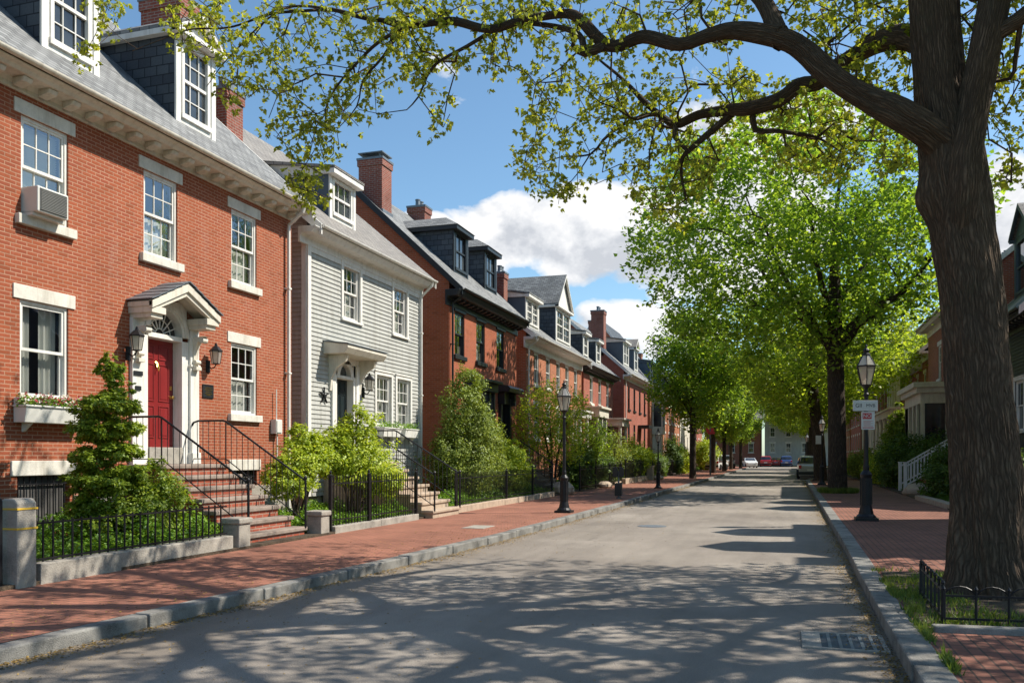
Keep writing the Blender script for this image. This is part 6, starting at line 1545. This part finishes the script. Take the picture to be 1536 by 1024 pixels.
car('silver sport utility car among the left tree trunks', (-6.9, 109, .12), R(90), 'silver', 'suv')
car('white car by the last left tree, facing the camera', (-4.9, 128, 0), R(-80), 'white')
car('red car in the middle of the far cross street', (-2.9, 140, 0), R(90), 'red', 'suv')
car('dark blue car right of the red one on the far cross street', (.1, 140, 0), R(92), 'blue', 'suv')
car('orange car rightmost on the far cross street', (2.7, 142, 0), R(90), 'orange')
car('crimson low car between the red and the blue ones', (-1.4, 143, 0), R(90), 'red')

# ---------------------------------------------------------------- camera, sun, sky
cam = bpy.data.cameras.new('camera'); co = bpy.data.objects.new('camera', cam); COL.objects.link(co); S.camera = co
co.location = (0, 0, 1.65); co.rotation_euler = (R(90), 0, TH); cam.sensor_width = 36; cam.lens = 30; cam.shift_y = 172 / 1536; cam.clip_start = .05; cam.clip_end = 4000
EL, AZ = 48, 25
sd = Vector((math.cos(R(EL)) * math.cos(R(AZ)), math.cos(R(EL)) * math.sin(R(AZ)), math.sin(R(EL))))
sun = bpy.data.lights.new('sun', 'SUN'); sun.energy = 5.0; sun.angle = R(.42); sun.color = (1, .93, .82); so = bpy.data.objects.new('sun', sun); COL.objects.link(so)
so.rotation_euler = sd.to_track_quat('Z', 'Y').to_euler()
w = bpy.data.worlds.new('World'); S.world = w; w.use_nodes = True; nt = w.node_tree; nt.nodes.clear()
class WN(NT):
    def __init__(s): s.t = nt
t = WN(); out = t.n('ShaderNodeOutputWorld')
sky = t.n('ShaderNodeTexSky', sky_type='NISHITA', sun_disc=False, sun_elevation=R(EL), sun_rotation=R(90 - AZ), air_density=1.0, dust_density=.6, ozone_density=1.2)
d = t.n('ShaderNodeTexCoord').outputs['Generated']
sp = t.n('ShaderNodeSeparateXYZ', {0: d}); X, Y, Z = sp.outputs
az = t.math('ARCTAN2', X, Y); el = t.math('ARCSINE', Z)
CL = [(-0.305, 0.259, 0.098, 0.045, 1.0), (-0.207, 0.254, 0.1, 0.058, 1.1), (-0.123, 0.229, 0.098, 0.061, 1.0), (-0.042, 0.261, 0.116, 0.075, 0.9), (-0.41, 0.263, 0.048, 0.017, 0.9), (-0.184, 0.158, 0.058, 0.028, 0.9), (-0.123, 0.14, 0.06, 0.033, 0.9), (-0.586, 0.32, 0.02, 0.012, 0.6), (0.209, 0.236, 0.041, 0.061, 0.8), (-0.013, 0.354, 0.121, 0.038, 0.55), (-0.815, 0.237, 0.096, 0.034, 0.7)]
fb = t.noise(t.mapping(d, (1, 1, 1.5)), 7.5, 9, .56, .15); fb2 = t.noise(t.mapping(d, (1, 1, 1.6), (3, 1, 2)), 2.6, 7, .55)
m = None
for a, e, ra, re, wt in CL:
    q = t.math('ADD', t.math('POWER', t.math('DIVIDE', t.math('SUBTRACT', az, a), ra), 2), t.math('POWER', t.math('DIVIDE', t.math('SUBTRACT', el, e), re), 2))
    v = t.math('MULTIPLY', t.math('SUBTRACT', 1., q), wt); m = v if m is None else t.math('MAXIMUM', m, v)
m = t.math('MAXIMUM', m, t.math('SUBTRACT', t.math('MULTIPLY', fb2, 2.2), 1.85))
mm = t.math('ADD', m, t.math('MULTIPLY', t.math('SUBTRACT', fb, .5), 3.2))
mask = t.ramp(t.math('ADD', t.math('MULTIPLY', mm, .5), .3), [(.30, 0.), (.36, .5), (.46, .97), (.6, 1.)])
shade = t.noise(t.mapping(d, (1, 1, 1.6), (0, 0, .035)), 7.5, 8, .56, .15)
sh2 = t.math('ADD', t.math('MULTIPLY', t.math('SUBTRACT', fb, shade), 3.0), t.math('MULTIPLY', mm, -.10))
cc = t.ramp(t.math('ADD', sh2, .62), [(.2, (.62, .65, .70)), (.42, (.82, .84, .87)), (.62, (1., 1., 1.))])
cloud = t.mix(1., cc, (6.3, 6.3, 6.35), 'MULTIPLY')
c = t.mix(mask, t.mix(1., sky.outputs[0], (.85, 1.045, 1.09), 'MULTIPLY'), cloud)
bg = t.n('ShaderNodeBackground', {'Color': c, 'Strength': .11}); nt.links.new(bg.outputs[0], out.inputs[0])
S.view_settings.view_transform = 'Standard'; S.view_settings.look = 'None'; S.view_settings.exposure = .57; S.view_settings.gamma = 1
S.render.engine = 'CYCLES'; S.cycles.use_denoising = True; S.cycles.max_bounces = 8; S.cycles.diffuse_bounces = 3; S.cycles.glossy_bounces = 3; S.cycles.transmission_bounces = 5; S.cycles.transparent_max_bounces = 12
S.cycles.sample_clamp_indirect = 6
